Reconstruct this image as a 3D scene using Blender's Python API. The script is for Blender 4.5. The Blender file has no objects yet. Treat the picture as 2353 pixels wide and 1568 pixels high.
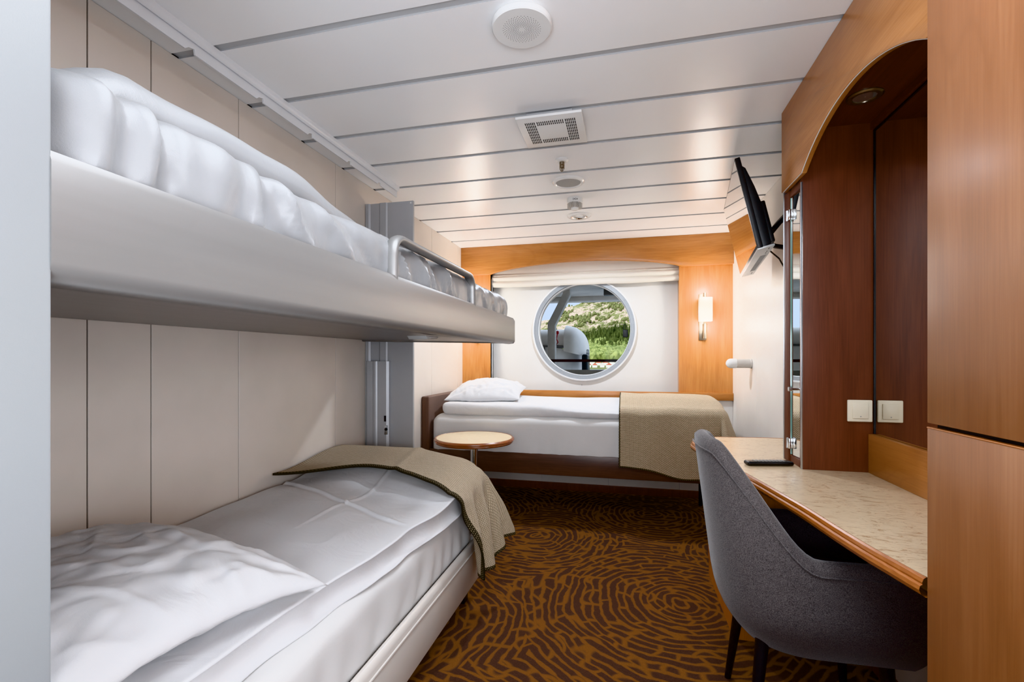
import bpy, bmesh, math, random
from mathutils import Vector, Matrix, noise
PI = math.pi
scene = bpy.context.scene
COL = scene.collection
random.seed(7)

# ------------------------------------------------------------------ materials
def lin(c):
    def f(v):
        v /= 255.0
        return v / 12.92 if v <= 0.04045 else ((v + 0.055) / 1.055) ** 2.4
    return (f(c[0]), f(c[1]), f(c[2]), 1.0)

class NT:
    def __init__(s, name):
        s.m = bpy.data.materials.new(name)
        s.m.use_nodes = True
        s.t = s.m.node_tree
        s.b = s.t.nodes['Principled BSDF']
        s.out = s.t.nodes['Material Output']
    def n(s, kind, **kw):
        nd = s.t.nodes.new(kind)
        for k, v in kw.items():
            setattr(nd, k, v)
        return nd
    def l(s, a, b):
        s.t.links.new(a, b)
    def coord(s, scale=(1, 1, 1), kind='Object', loc=(0, 0, 0), rot=(0, 0, 0)):
        tc = s.n('ShaderNodeTexCoord')
        mp = s.n('ShaderNodeMapping')
        mp.inputs['Scale'].default_value = scale
        mp.inputs['Location'].default_value = loc
        mp.inputs['Rotation'].default_value = rot
        s.l(tc.outputs[kind], mp.inputs['Vector'])
        return mp.outputs['Vector']
    def noise(s, vec, scale, detail=2, rough=0.5, dist=0.0):
        nz = s.n('ShaderNodeTexNoise')
        nz.inputs['Scale'].default_value = scale
        nz.inputs['Detail'].default_value = detail
        nz.inputs['Roughness'].default_value = rough
        nz.inputs['Distortion'].default_value = dist
        if vec is not None:
            s.l(vec, nz.inputs['Vector'])
        return nz.outputs['Fac']
    def ramp(s, fac, stops, interp='LINEAR'):
        r = s.n('ShaderNodeValToRGB')
        r.color_ramp.interpolation = interp
        e = r.color_ramp.elements
        while len(e) < len(stops):
            e.new(0.5)
        for i, (p, c) in enumerate(stops):
            e[i].position = p
            e[i].color = c
        s.l(fac, r.inputs['Fac'])
        return r.outputs['Color']
    def math(s, op, a, b=None, c=None):
        m = s.n('ShaderNodeMath', operation=op)
        for i, v in enumerate((a, b, c)):
            if v is None:
                continue
            if isinstance(v, (int, float)):
                m.inputs[i].default_value = v
            else:
                s.l(v, m.inputs[i])
        return m.outputs[0]
    def mix(s, fac, a, b, mode='MIX'):
        m = s.n('ShaderNodeMix', data_type='RGBA', blend_type=mode)
        for i, v in ((0, fac), (6, a), (7, b)):
            if isinstance(v, (int, float, tuple)):
                m.inputs[i].default_value = v
            else:
                s.l(v, m.inputs[i])
        return m.outputs[2]
    def bump(s, h, strength=0.2, dist=0.002):
        b = s.n('ShaderNodeBump')
        b.inputs['Strength'].default_value = strength
        b.inputs['Distance'].default_value = dist
        s.l(h, b.inputs['Height'])
        s.l(b.outputs['Normal'], s.b.inputs['Normal'])
    def set(s, **kw):
        names = dict(base='Base Color', rough='Roughness', metal='Metallic', spec='Specular IOR Level', coat='Coat Weight',
                     coatr='Coat Roughness', sheen='Sheen Weight', trans='Transmission Weight', ior='IOR', alpha='Alpha',
                     em='Emission Color', ems='Emission Strength', sss='Subsurface Weight')
        for k, v in kw.items():
            i = s.b.inputs[names[k]]
            if isinstance(v, (int, float, tuple)):
                i.default_value = v
            else:
                s.l(v, i)
        return s

M = {}
def plain(name, c, rough=0.5, metal=0.0, spec=0.5, var=0.04, scale=6.0, bump=0.0, bscale=300, coat=0.0, stretch=(1, 1, 1)):
    t = NT(name)
    v = t.coord(stretch)
    f = t.noise(v, scale, 3)
    a = lin(c)
    d = tuple(x * (1 - 2 * var) for x in a[:3]) + (1,)
    u = tuple(min(1, x * (1 + 2 * var)) for x in a[:3]) + (1,)
    t.set(base=t.ramp(f, [(0.3, d), (0.7, u)]), rough=rough, metal=metal, spec=spec, coat=coat)
    if bump:
        t.bump(t.noise(v, bscale, 2), bump, 0.001)
    M[name] = t.m
    return t.m

def wood(name, dark, mid, light, axis='z', rough=0.32, scale=1.0, coat=0.15, seed=0.0, contrast=1.0):
    t = NT(name)
    def sc(along, across):
        return {'x': (along, across, across), 'y': (across, along, across), 'z': (across, across, along)}[axis]
    k = scale
    v1 = t.coord(sc(1.1 * k, 9 * k), loc=(seed, seed * 1.3, seed * .7))
    big = t.noise(v1, 1.0, 4, 0.55, 1.2)
    v2 = t.coord(sc(5 * k, 190 * k), loc=(seed, 0, seed))
    fine = t.noise(v2, 1.0, 4, 0.6, 0.2)
    v3 = t.coord(sc(0.55 * k, 3.6 * k), loc=(seed * 2, seed, 0))
    nz = t.noise(v3, 1.0, 2, 0.5, 0.4)
    rings = t.math('FRACT', t.math('MULTIPLY', nz, 17.0))
    rl = t.math('ABSOLUTE', t.math('SUBTRACT', rings, 0.5))
    ringline = t.math('SUBTRACT', 1.0, t.math('SMOOTH_MIN', t.math('MULTIPLY', rl, 6.0), 1.0, 0.2))
    f = t.math('ADD', t.math('MULTIPLY', big, 0.55), t.math('MULTIPLY', fine, 0.45))
    c = t.ramp(f, [(0.5 - .2 / contrast, lin(dark)), (0.5, lin(mid)), (0.5 + .22 / contrast, lin(light))])
    c = t.mix(t.math('MULTIPLY', ringline, 0.22), c, lin(dark))
    t.set(base=c, rough=t.math('ADD', t.math('MULTIPLY', fine, 0.1), rough - 0.05), coat=coat, coatr=0.25)
    t.bump(fine, 0.06, 0.0006)
    M[name] = t.m
    return t.m

wood('beech_vertical', (160, 102, 50), (184, 126, 66), (202, 148, 86), 'z')
wood('beech_across', (154, 98, 50), (178, 122, 66), (196, 142, 84), 'x', seed=1.7)
wood('beech_lengthwise', (150, 98, 56), (174, 120, 72), (190, 138, 90), 'y', seed=3.1)
wood('wardrobe_wood', (122, 78, 46), (143, 95, 60), (158, 112, 76), 'z', seed=5.2, rough=0.38, contrast=0.8)
wood('desk_side_wood', (160, 96, 46), (182, 114, 56), (198, 132, 70), 'z', seed=2.2)
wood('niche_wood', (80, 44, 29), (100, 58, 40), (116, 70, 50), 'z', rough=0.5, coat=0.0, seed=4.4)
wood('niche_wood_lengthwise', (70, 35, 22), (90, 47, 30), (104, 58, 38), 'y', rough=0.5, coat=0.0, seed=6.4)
wood('edge_wood', (128, 72, 34), (160, 98, 50), (184, 122, 70), 'y', seed=8.8, rough=0.25, coat=0.4)
wood('walnut', (60, 44, 36), (84, 63, 52), (106, 82, 68), 'x', seed=2.9, rough=0.4)
wood('table_rim_wood', (112, 62, 32), (142, 84, 46), (164, 104, 62), 'x', seed=7.1, rough=0.25, coat=0.4)
plain('wall_panel', (216, 207, 197), 0.42, var=0.02, scale=4, bump=0.05, bscale=500)
plain('wall_white', (226, 222, 216), 0.45, var=0.015, scale=4, bump=0.05, bscale=500)
plain('niche_board', (206, 204, 200), 0.6, var=0.012, scale=5, bump=0.05, bscale=600)
plain('partition_paint', (132, 135, 136), 0.5, var=0.015, scale=3, bump=0.08, bscale=700)
plain('ceiling_paint', (240, 240, 240), 0.3, var=0.01, scale=2)
plain('ceiling_gap', (186, 187, 188), 0.5, var=0.02)
plain('trim_paint', (212, 214, 217), 0.3, var=0.015)
plain('dark_gap', (40, 37, 34), 0.9)
plain('white_plastic', (226, 226, 224), 0.4, var=0.01)
plain('white_gloss', (232, 232, 230), 0.2, var=0.01)
plain('hole_dark', (70, 70, 70), 0.9)
plain('speaker_mesh', (158, 158, 156), 0.7, var=0.05, scale=400)
plain('bunk_metal', (140, 139, 137), 0.38, metal=0.5, var=0.02, scale=30, stretch=(1, .05, 1))
plain('plate_metal', (176, 178, 181), 0.42, metal=0.25, var=0.015)
plain('chrome', (210, 210, 210), 0.15, metal=1.0)
plain('brushed_nickel', (150, 140, 125), 0.3, metal=1.0)
plain('aluminium', (190, 194, 198), 0.3, metal=0.9)
plain('bed_rail_paint', (214, 209, 202), 0.3, var=0.01)
plain('black_metal', (26, 25, 27), 0.45)
plain('black_plastic', (24, 23, 23), 0.4, var=0.1)
plain('tv_underside', (196, 196, 194), 0.35, metal=0.3)
plain('grey_plastic', (150, 150, 148), 0.45)
plain('cream_plastic', (226, 217, 196), 0.35, var=0.01)
plain('window_ring', (146, 150, 154), 0.4, metal=0.3, var=0.02)
plain('ring_edge', (222, 224, 226), 0.3)
plain('ship_grey', (206, 198, 188), 0.6, var=0.06, scale=3)
plain('boat_shell', (222, 215, 206), 0.5, var=0.04, scale=3)
plain('boat_trim', (118, 112, 106), 0.5)
plain('rust_dark', (72, 46, 42), 0.6, var=0.15, scale=6)
plain('red_paint', (160, 40, 34), 0.5)
plain('remote_key', (150, 152, 150), 0.4)
plain('roof_tile', (176, 92, 66), 0.7)
plain('house_wall', (232, 228, 218), 0.7)
plain('bulb_glass', (220, 214, 205), 0.12, metal=0.8)
plain('lamp_grey', (196, 191, 184), 0.45)

def linen(name, c, bump=0.35, sheen=0.1, rough=0.75, bs=9.0, spec=0.3):
    t = NT(name)
    v = t.coord()
    a = lin(c)
    f = t.noise(v, 3.0, 3)
    d = tuple(x * 0.95 for x in a[:3]) + (1,)
    t.set(base=t.ramp(f, [(0.3, d), (0.7, a)]), rough=rough, spec=spec, sheen=sheen)
    w1 = t.noise(v, bs, 4, 0.5, 1.0)
    w2 = t.noise(v, 600, 2)
    h = t.math('ADD', w1, t.math('MULTIPLY', w2, 0.05))
    t.bump(h, bump, 0.012)
    M[name] = t.m
linen('white_linen', (216, 216, 217), bump=0.45)
linen('sheet_linen', (214, 213, 211), bump=0.2, bs=6)
linen('bunk_linen_shaded', (134, 135, 136), bump=0.3, rough=0.34, bs=5, spec=0.5)  # white bunk bedding, its shade put into the grey base colour
linen('blind_cloth', (222, 217, 208), bump=0.15, bs=7)
linen('headboard_cloth', (112, 92, 82), bump=0.25, bs=220)

def felt(name, c1, c2):
    t = NT(name)
    v = t.coord()
    f = t.noise(v, 420, 3, 0.7)
    g = t.noise(v, 60, 3, 0.6)
    s_ = t.math('ADD', t.math('MULTIPLY', f, 0.9), t.math('MULTIPLY', g, 0.1))
    t.set(base=t.ramp(s_, [(0.36, lin(c1)), (0.62, lin(c2))]), rough=0.95, spec=0.15, sheen=0.35)
    t.bump(f, 0.3, 0.0015)
    M[name] = t.m
felt('grey_felt', (62, 58, 58), (112, 106, 104))

def blanket(name):
    t = NT(name)
    tc = t.n('ShaderNodeTexCoord')
    br = t.n('ShaderNodeTexBrick')
    br.offset = 0.5
    t.l(tc.outputs['UV'], br.inputs['Vector'])
    br.inputs['Scale'].default_value = 1.0
    br.inputs['Brick Width'].default_value = 0.0135
    br.inputs['Row Height'].default_value = 0.0072
    br.inputs['Mortar Size'].default_value = 0.0017
    br.inputs['Mortar Smooth'].default_value = 0.6
    br.inputs['Color1'].default_value = lin((238, 220, 192))
    br.inputs['Color2'].default_value = lin((222, 204, 174))
    br.inputs['Mortar'].default_value = lin((112, 100, 82))
    nz = t.noise(tc.outputs['UV'], 900, 2)
    c = t.mix(t.math('MULTIPLY', nz, 0.35), br.outputs['Color'], lin((136, 122, 100)))
    big = t.noise(tc.outputs['UV'], 5, 2)
    c = t.mix(t.math('MULTIPLY', big, 0.25), c, lin((200, 182, 152)))
    t.set(base=c, rough=0.95, spec=0.1, sheen=0.2)
    h = t.math('ADD', t.math('SUBTRACT', 1.0, br.outputs['Fac']), t.math('MULTIPLY', nz, 0.5))
    t.bump(h, 0.8, 0.003)
    M[name] = t.m
    # the hem: the same weave turned to its dark side
    t = NT(name + '_hem')
    tc = t.n('ShaderNodeTexCoord')
    br = t.n('ShaderNodeTexBrick')
    br.offset = 0.5
    t.l(tc.outputs['UV'], br.inputs['Vector'])
    br.inputs['Scale'].default_value = 1.0
    br.inputs['Brick Width'].default_value = 0.012
    br.inputs['Row Height'].default_value = 0.010
    br.inputs['Mortar Size'].default_value = 0.0032
    br.inputs['Mortar Smooth'].default_value = 0.4
    br.inputs['Color1'].default_value = lin((150, 138, 112))
    br.inputs['Color2'].default_value = lin((128, 118, 96))
    br.inputs['Mortar'].default_value = lin((52, 48, 40))
    t.set(base=br.outputs['Color'], rough=0.95, spec=0.1)
    t.bump(t.math('SUBTRACT', 1.0, br.outputs['Fac']), 0.8, 0.003)
    M[name + '_hem'] = t.m
blanket('taupe_weave')

def carpet():
    t = NT('carpet')
    v = t.coord()
    wob = t.n('ShaderNodeTexNoise')
    wob.inputs['Scale'].default_value = 2.6
    wob.inputs['Detail'].default_value = 2
    t.l(v, wob.inputs['Vector'])
    off = t.n('ShaderNodeVectorMath', operation='SUBTRACT')
    t.l(wob.outputs['Color'], off.inputs[0])
    off.inputs[1].default_value = (0.5, 0.5, 0.5)
    sc = t.n('ShaderNodeVectorMath', operation='SCALE')
    t.l(off.outputs[0], sc.inputs[0])
    sc.inputs['Scale'].default_value = 0.16
    ad = t.n('ShaderNodeVectorMath', operation='ADD')
    t.l(v, ad.inputs[0])
    t.l(sc.outputs[0], ad.inputs[1])
    vw = ad.outputs[0]
    best = None
    angle = None
    # swirl centres: each is a spot on the carpet
    for (cx, cy, bias) in ((0.26, 2.44, -0.08), (0.19, 3.75, 0.0), (-0.60, 3.15, 0.04), (-1.15, 1.95, 0.0), (-0.75, 1.20, 0.04), (0.35, 1.20, 0.06),
                           (0.75, 3.1, 0.1), (-1.25, 3.6, 0.0), (-0.2, 0.3, 0.0), (0.2, -0.6, 0.0)):
        cx, cy = cx + 0.15, cy - 1.61        # measured from the middle of the floor
        d = t.n('ShaderNodeVectorMath', operation='DISTANCE')
        t.l(vw, d.inputs[0])
        d.inputs[1].default_value = (cx, cy, 0.08)
        dd = t.math('ADD', d.outputs['Value'], bias)
        best = dd if best is None else t.math('MINIMUM', best, dd)
    bend = t.noise(v, 7.0, 2)
    ph = t.math('ADD', t.math('MULTIPLY', best, 1.0 / 0.041), t.math('MULTIPLY', bend, 1.0))
    tri = t.math('ABSOLUTE', t.math('SUBTRACT', t.math('FRACT', ph), 0.5))     # 0..0.5
    brk = t.noise(v, 30.0, 2, 0.5)
    thr = t.math('ADD', 0.088, t.math('MULTIPLY', t.math('SUBTRACT', brk, 0.5), 0.26))
    line = t.math('SUBTRACT', tri, thr)
    # short cross joints that cut the dark bands into dashes
    idx = t.math('FLOOR', t.math('ADD', ph, 0.5))
    cv = t.n('ShaderNodeCombineXYZ')
    t.l(idx, cv.inputs[2])
    cs = t.n('ShaderNodeVectorMath', operation='MULTIPLY_ADD')
    t.l(v, cs.inputs[0]); cs.inputs[1].default_value = (7.0, 7.0, 0.0); 
    t.l(cv.outputs[0], cs.inputs[2])
    cj = t.math('ABSOLUTE', t.math('SUBTRACT', t.noise(cs.outputs[0], 1.0, 0), 0.5))
    line = t.math('MINIMUM', line, t.math('SUBTRACT', t.math('MULTIPLY', cj, 3.2), 0.05))
    pile = t.noise(v, 330, 2, 0.7)
    line = t.math('ADD', line, t.math('MULTIPLY', t.math('SUBTRACT', pile, 0.5), 0.14))
    mask = t.ramp(line, [(0.02, (1, 1, 1, 1)), (0.12, (0, 0, 0, 1))])
    dark = t.mix(pile, lin((52, 38, 32)), lin((98, 74, 62)))
    org = t.mix(pile, lin((94, 61, 30)), lin((144, 98, 52)))
    c = t.mix(mask, dark, org)
    t.set(base=c, rough=0.97, spec=0.08, sheen=0.05)
    t.bump(pile, 0.6, 0.004)
    M['carpet'] = t.m
carpet()

def marble(name, base, vein, scale=1.0):
    t = NT(name)
    v = t.coord((3 * scale, 7 * scale, 3 * scale), rot=(0, 0, 0.5))
    f = t.noise(v, 5, 8, 0.7, 2.5)
    g = t.noise(t.coord(), 3, 3)
    c = t.ramp(f, [(0.36, lin(vein)), (0.47, lin(base)), (0.7, tuple(min(1, x * 1.08) for x in lin(base)[:3]) + (1,))])
    c = t.mix(t.math('MULTIPLY', g, 0.15), c, lin(vein))
    t.set(base=c, rough=0.3, coat=0.1)
    M[name] = t.m
marble('desk_laminate', (206, 186, 156), (170, 140, 108))
marble('table_laminate', (226, 208, 174), (214, 192, 154), 0.6)

def special():
    t = NT('mirror')
    t.set(base=(0.86, 0.88, 0.87, 1), rough=0.0, metal=1.0)
    M['mirror'] = t.m
    t = NT('dark_mirror')
    t.set(base=(0.74, 0.72, 0.68, 1), rough=0.0, metal=1.0)
    M['dark_mirror'] = t.m
    t = NT('tv_glass')
    t.set(base=(0.22, 0.21, 0.2, 1), rough=0.03, metal=0.0, spec=1.0, coat=1.0, coatr=0.02)
    t.set(base=(0.62, 0.6, 0.58, 1), metal=1.0, rough=0.02, coat=0.0)
    M['tv_glass'] = t.m
    t = NT('pane_glass')
    gl = t.n('ShaderNodeBsdfGlossy')
    gl.inputs['Roughness'].default_value = 0.0
    tr = t.n('ShaderNodeBsdfTransparent')
    tr.inputs['Color'].default_value = (0.97, 0.98, 0.98, 1)
    fr = t.n('ShaderNodeFresnel')
    fr.inputs['IOR'].default_value = 1.12
    mx = t.n('ShaderNodeMixShader')
    t.l(fr.outputs[0], mx.inputs[0])
    t.l(tr.outputs[0], mx.inputs[1])
    t.l(gl.outputs[0], mx.inputs[2])
    t.l(mx.outputs[0], t.out.inputs['Surface'])
    M['pane_glass'] = t.m
    t = NT('glass_edge')
    t.set(base=lin((120, 150, 140)), rough=0.1, spec=0.8)
    M['glass_edge'] = t.m
    t = NT('lit_shade')
    v = t.coord()
    sep = t.n('ShaderNodeSeparateXYZ')
    t.l(v, sep.inputs[0])
    c = t.ramp(t.math('MULTIPLY', sep.outputs['Z'], 1 / 0.2), [(0.0, (1, .93, .78, 1)), (0.45, (1, .96, .88, 1)), (0.78, (.75, .58, .36, 1)), (1.0, (.42, .36, .28, 1))])
    t.set(base=lin((235, 225, 205)), rough=0.3, em=c, ems=1.7)
    M['lit_shade'] = t.m
    # mountain: rock faces broken by scrub, forest lower down
    t = NT('mountain')
    v = t.coord()
    sep = t.n('ShaderNodeSeparateXYZ')
    t.l(v, sep.inputs[0])
    rk = t.noise(t.coord((1, 1, 2.2)), 0.03, 9, 0.68, 1.2)
    fine = t.noise(t.coord((1, .5, .5)), 0.35, 5, 0.7)
    rock = t.ramp(fine, [(0.3, lin((112, 96, 84))), (0.55, lin((196, 176, 156))), (0.75, lin((226, 208, 190)))])
    green = t.ramp(t.noise(v, 0.5, 5, 0.75), [(0.3, lin((72, 76, 48))), (0.5, lin((114, 116, 74))), (0.72, lin((150, 148, 100)))])
    hmask = t.ramp(t.math('MULTIPLY', sep.outputs['Z'], 1 / 140.0), [(0.16, (0, 0, 0, 1)), (0.30, (.9, .9, .9, 1)), (1, (1, 1, 1, 1))])
    rmask = t.ramp(t.math('ADD', rk, t.math('MULTIPLY', t.math('SUBTRACT', fine, 0.5), 0.3)), [(0.46, (0, 0, 0, 1)), (0.53, (1, 1, 1, 1))])
    m = t.mix(1.0, rmask, hmask, 'MULTIPLY')
    t.set(base=t.mix(m, green, rock), rough=0.95, spec=0.05)
    M['mountain'] = t.m
    for nm, a, b in (('conifer', (48, 56, 34), (92, 100, 58)), ('broadleaf', (90, 104, 56), (148, 154, 94)), ('scrub', (88, 92, 58), (128, 130, 86))):
        t = NT(nm)
        f = t.noise(t.coord(), 0.12, 4, 0.7)
        t.set(base=t.ramp(f, [(0.35, lin(a)), (0.65, lin(b))]), rough=0.95, spec=0.05)
        M[nm] = t.m
    t = NT('sea_water')
    t.set(base=lin((70, 92, 104)), rough=0.2)
    M['sea_water'] = t.m
special()

# ------------------------------------------------------------------ mesh helpers
class B:
    def __init__(s):
        s.bm = bmesh.new()
        s.uv = s.bm.loops.layers.uv.new('UVMap')
        s.mi = 0
    def _merge(s, tmp):
        vm = {}
        for v in tmp.verts:
            vm[v] = s.bm.verts.new(v.co)
        for f in tmp.faces:
            try:
                nf = s.bm.faces.new([vm[v] for v in f.verts])
                nf.material_index = s.mi
            except ValueError:
                pass
        tmp.free()
        return s
    def box(s, x0, x1, y0, y1, z0, z1, bev=0.0, seg=2, mat=None):
        t = bmesh.new()
        bmesh.ops.create_cube(t, size=1.0)
        for v in t.verts:
            v.co = Vector(((x0 + x1) / 2 + v.co.x * (x1 - x0), (y0 + y1) / 2 + v.co.y * (y1 - y0), (z0 + z1) / 2 + v.co.z * (z1 - z0)))
        if bev:
            bmesh.ops.bevel(t, geom=list(t.edges), offset=bev, segments=seg, affect='EDGES', profile=0.5)
        if mat is not None:
            t.transform(mat)
        return s._merge(t)
    def prism(s, pts, axis, a0, a1, bev=0.0, seg=2):
        """extrude a 2-D polygon along an axis: x -> (y,z), y -> (x,z), z -> (x,y)"""
        t = bmesh.new()
        def P(p, a):
            return {'x': (a, p[0], p[1]), 'y': (p[0], a, p[1]), 'z': (p[0], p[1], a)}[axis]
        lo = [t.verts.new(P(p, a0)) for p in pts]
        hi = [t.verts.new(P(p, a1)) for p in pts]
        n = len(pts)
        t.faces.new(lo)
        t.faces.new(list(reversed(hi)))
        for i in range(n):
            t.faces.new([lo[i], hi[i], hi[(i + 1) % n], lo[(i + 1) % n]])
        bmesh.ops.recalc_face_normals(t, faces=list(t.faces))
        if bev:
            eds = [e for e in t.edges if len(e.link_faces) == 2 and e.calc_face_angle(0) > 0.5]
            bmesh.ops.bevel(t, geom=eds, offset=bev, segments=seg, affect='EDGES', profile=0.5)
        return s._merge(t)
    def lathe(s, prof, c, axis='z', seg=48, cap=True):
        """prof = [(radius, height)...] around an axis through c"""
        t = bmesh.new()
        rings = []
        def P(r, h, a):
            x, y = r * math.cos(a), r * math.sin(a)
            return Vector(c) + Vector({'z': (x, y, h), 'x': (h, x, y), 'y': (x, h, y)}[axis])
        for r, h in prof:
            if r < 1e-6:
                rings.append([t.verts.new(P(0, h, 0))])
            else:
                rings.append([t.verts.new(P(r, h, 2 * PI * k / seg)) for k in range(seg)])
        for a, b in zip(rings, rings[1:]):
            for k in range(seg):
                k2 = (k + 1) % seg
                if len(a) == 1 and len(b) == 1:
                    continue
                if len(a) == 1:
                    t.faces.new([a[0], b[k], b[k2]])
                elif len(b) == 1:
                    t.faces.new([a[k], a[k2], b[0]])
                else:
                    t.faces.new([a[k], a[k2], b[k2], b[k]])
        if cap:
            for r in (rings[0], rings[-1]):
                if len(r) > 1:
                    t.faces.new(r)
        bmesh.ops.recalc_face_normals(t, faces=list(t.faces))
        return s._merge(t)
    def cyl(s, p0, p1, r0, r1=None, seg=24):
        r1 = r0 if r1 is None else r1
        p0, p1 = Vector(p0), Vector(p1)
        d = (p1 - p0).normalized()
        up = Vector((0, 0, 1)) if abs(d.z) < 0.9 else Vector((1, 0, 0))
        u = d.cross(up).normalized()
        w = d.cross(u)
        t = bmesh.new()
        a = [t.verts.new(p0 + (u * math.cos(2 * PI * k / seg) + w * math.sin(2 * PI * k / seg)) * r0) for k in range(seg)]
        b = [t.verts.new(p1 + (u * math.cos(2 * PI * k / seg) + w * math.sin(2 * PI * k / seg)) * r1) for k in range(seg)]
        for k in range(seg):
            t.faces.new([a[k], a[(k + 1) % seg], b[(k + 1) % seg], b[k]])
        t.faces.new(a)
        t.faces.new(b)
        bmesh.ops.recalc_face_normals(t, faces=list(t.faces))
        return s._merge(t)
    def tube(s, path, r, seg=12, sx=1.0, closed=False, up=(0, 0, 1)):
        path = [Vector(p) for p in path]
        t = bmesh.new()
        rings = []
        n = len(path)
        for i, p in enumerate(path):
            a = path[i - 1] if (i > 0 or closed) else p
            b = path[(i + 1) % n] if (i < n - 1 or closed) else p
            d = (b - a).normalized()
            upv = Vector(up)
            if abs(d.dot(upv)) > 0.95:
                upv = Vector((1, 0, 0))
            u = d.cross(upv).normalized()
            w = u.cross(d)
            rings.append([t.verts.new(p + u * math.cos(2 * PI * k / seg) * r * sx + w * math.sin(2 * PI * k / seg) * r) for k in range(seg)])
        rr = list(zip(rings, rings[1:])) + ([(rings[-1], rings[0])] if closed else [])
        for a, b in rr:
            for k in range(seg):
                t.faces.new([a[k], a[(k + 1) % seg], b[(k + 1) % seg], b[k]])
        if not closed:
            t.faces.new(rings[0])
            t.faces.new(rings[-1])
        bmesh.ops.recalc_face_normals(t, faces=list(t.faces))
        return s._merge(t)
    def grid(s, fn, nu, nv, uvfn=None, matfn=None, closeu=False):
        vs = [[s.bm.verts.new(fn(i / nu, j / nv)) for j in range(nv + 1)] for i in range(nu + (0 if closeu else 1))]
        for i in range(nu):
            i2 = (i + 1) % nu if closeu else i + 1
            for j in range(nv):
                f = s.bm.faces.new([vs[i][j], vs[i2][j], vs[i2][j + 1], vs[i][j + 1]])
                f.material_index = matfn(i / nu, j / nv) if matfn else s.mi
                if uvfn:
                    for lp, (a, b) in zip(f.loops, ((i, j), (i + 1, j), (i + 1, j + 1), (i, j + 1))):
                        lp[s.uv].uv = uvfn(a / nu, b / nv)
        return s
    def rbox(s, lo, hi, r, step=0.04, disp=None, squash=None):
        """box with round edges of radius r and dense vertices, then moved by disp(p)->p"""
        lo, hi = Vector(lo), Vector(hi)
        def ticks(a, b):
            k = 5
            e = [r * (1 - math.cos(PI / 2 * q / k)) for q in range(k + 1)]
            n = max(1, int((b - a - 2 * r) / step))
            mid = [a + r + (b - a - 2 * r) * q / n for q in range(1, n)]
            return [a + v for v in e] + mid + [b - v for v in reversed(e)]
        T = [ticks(lo[i], hi[i]) for i in range(3)]
        t = bmesh.new()
        cache = {}
        def V(p):
            c = Vector([min(max(p[i], lo[i] + r), hi[i] - r) for i in range(3)])
            d = p - c
            if d.length > 1e-9:
                p2 = c + d.normalized() * r
            else:
                p2 = p
            key = tuple(round(q, 5) for q in p)
            if key not in cache:
                cache[key] = t.verts.new(disp(p2.copy()) if disp else p2)
            return cache[key]
        for ax in range(3):
            a1, a2 = [i for i in range(3) if i != ax]
            for val in (lo[ax], hi[ax]):
                for i in range(len(T[a1]) - 1):
                    for j in range(len(T[a2]) - 1):
                        q = []
                        for (ii, jj) in ((i, j), (i + 1, j), (i + 1, j + 1), (i, j + 1)):
                            p = Vector((0, 0, 0))
                            p[ax] = val
                            p[a1] = T[a1][ii]
                            p[a2] = T[a2][jj]
                            q.append(V(p))
                        if len(set(q)) == 4:
                            try:
                                t.faces.new(q)
                            except ValueError:
                                pass
        bmesh.ops.recalc_face_normals(t, faces=list(t.faces))
        return s._merge(t)

def obj(name, b, mat, parent=None, smooth=35, solid=0.0, sub=0):
    """link one mesh; its geometry was laid out in room coordinates and is moved to its own origin"""
    bm = b.bm
    if parent is not None:
        org = Vector(parent['_org'])
    else:
        xs = [v.co for v in bm.verts]
        org = Vector(((min(v.x for v in xs) + max(v.x for v in xs)) / 2, (min(v.y for v in xs) + max(v.y for v in xs)) / 2, min(v.z for v in xs)))
    for v in bm.verts:
        v.co -= org
    me = bpy.data.meshes.new(name)
    bm.normal_update()
    bm.to_mesh(me)
    bm.free()
    for mm in (mat if isinstance(mat, (list, tuple)) else [mat]):
        me.materials.append(M[mm])
    if smooth:
        for p in me.polygons:
            p.use_smooth = True
        if smooth < 180:
            me.set_sharp_from_angle(angle=math.radians(smooth))
    o = bpy.data.objects.new(name, me)
    COL.objects.link(o)
    o['_org'] = tuple(org)
    if parent is not None:
        o.parent = parent
    else:
        o.location = org
    if solid:
        md = o.modifiers.new('thickness', 'SOLIDIFY')
        md.thickness = solid
        md.offset = 0.0
    if sub:
        md = o.modifiers.new('smooth', 'SUBSURF')
        md.levels = sub
        md.render_levels = sub
    return o

def thing(name, label, cat, loc, group=None):
    o = bpy.data.objects.new(name, None)
    o.empty_display_size = 0.05
    COL.objects.link(o)
    o.location = loc
    o['_org'] = tuple(loc)
    o['label'] = label
    o['category'] = cat
    if group:
        o['group'] = group
    return o

def tag(o, label, cat, group=None, kind=None):
    o['label'] = label
    o['category'] = cat
    if group:
        o['group'] = group
    if kind:
        o['kind'] = kind
    return o

def struct(name, b, mat, parent=None, **kw):
    o = obj(name, b, mat, parent, **kw)
    if parent is None:
        o['kind'] = 'structure'
    return o

def nz(x, y, z=0.0, s=1.0):
    return noise.noise(Vector((x * s, y * s, z * s)))
def sstep(a, b, x):
    t = min(1.0, max(0.0, (x - a) / (b - a)))
    return t * t * (3 - 2 * t)

# ------------------------------------------------------------------ room dimensions
H = 2.25
XL, XR = -1.533, 0.868
YF = 4.30
YB = 4.40          # board behind the window recess

# ------------------------------------------------------------------ setting
b = B(); b.box(-1.60, 1.30, -1.20, 4.42, -0.08, 0.0)
struct('floor', b, 'carpet', smooth=0)

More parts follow.
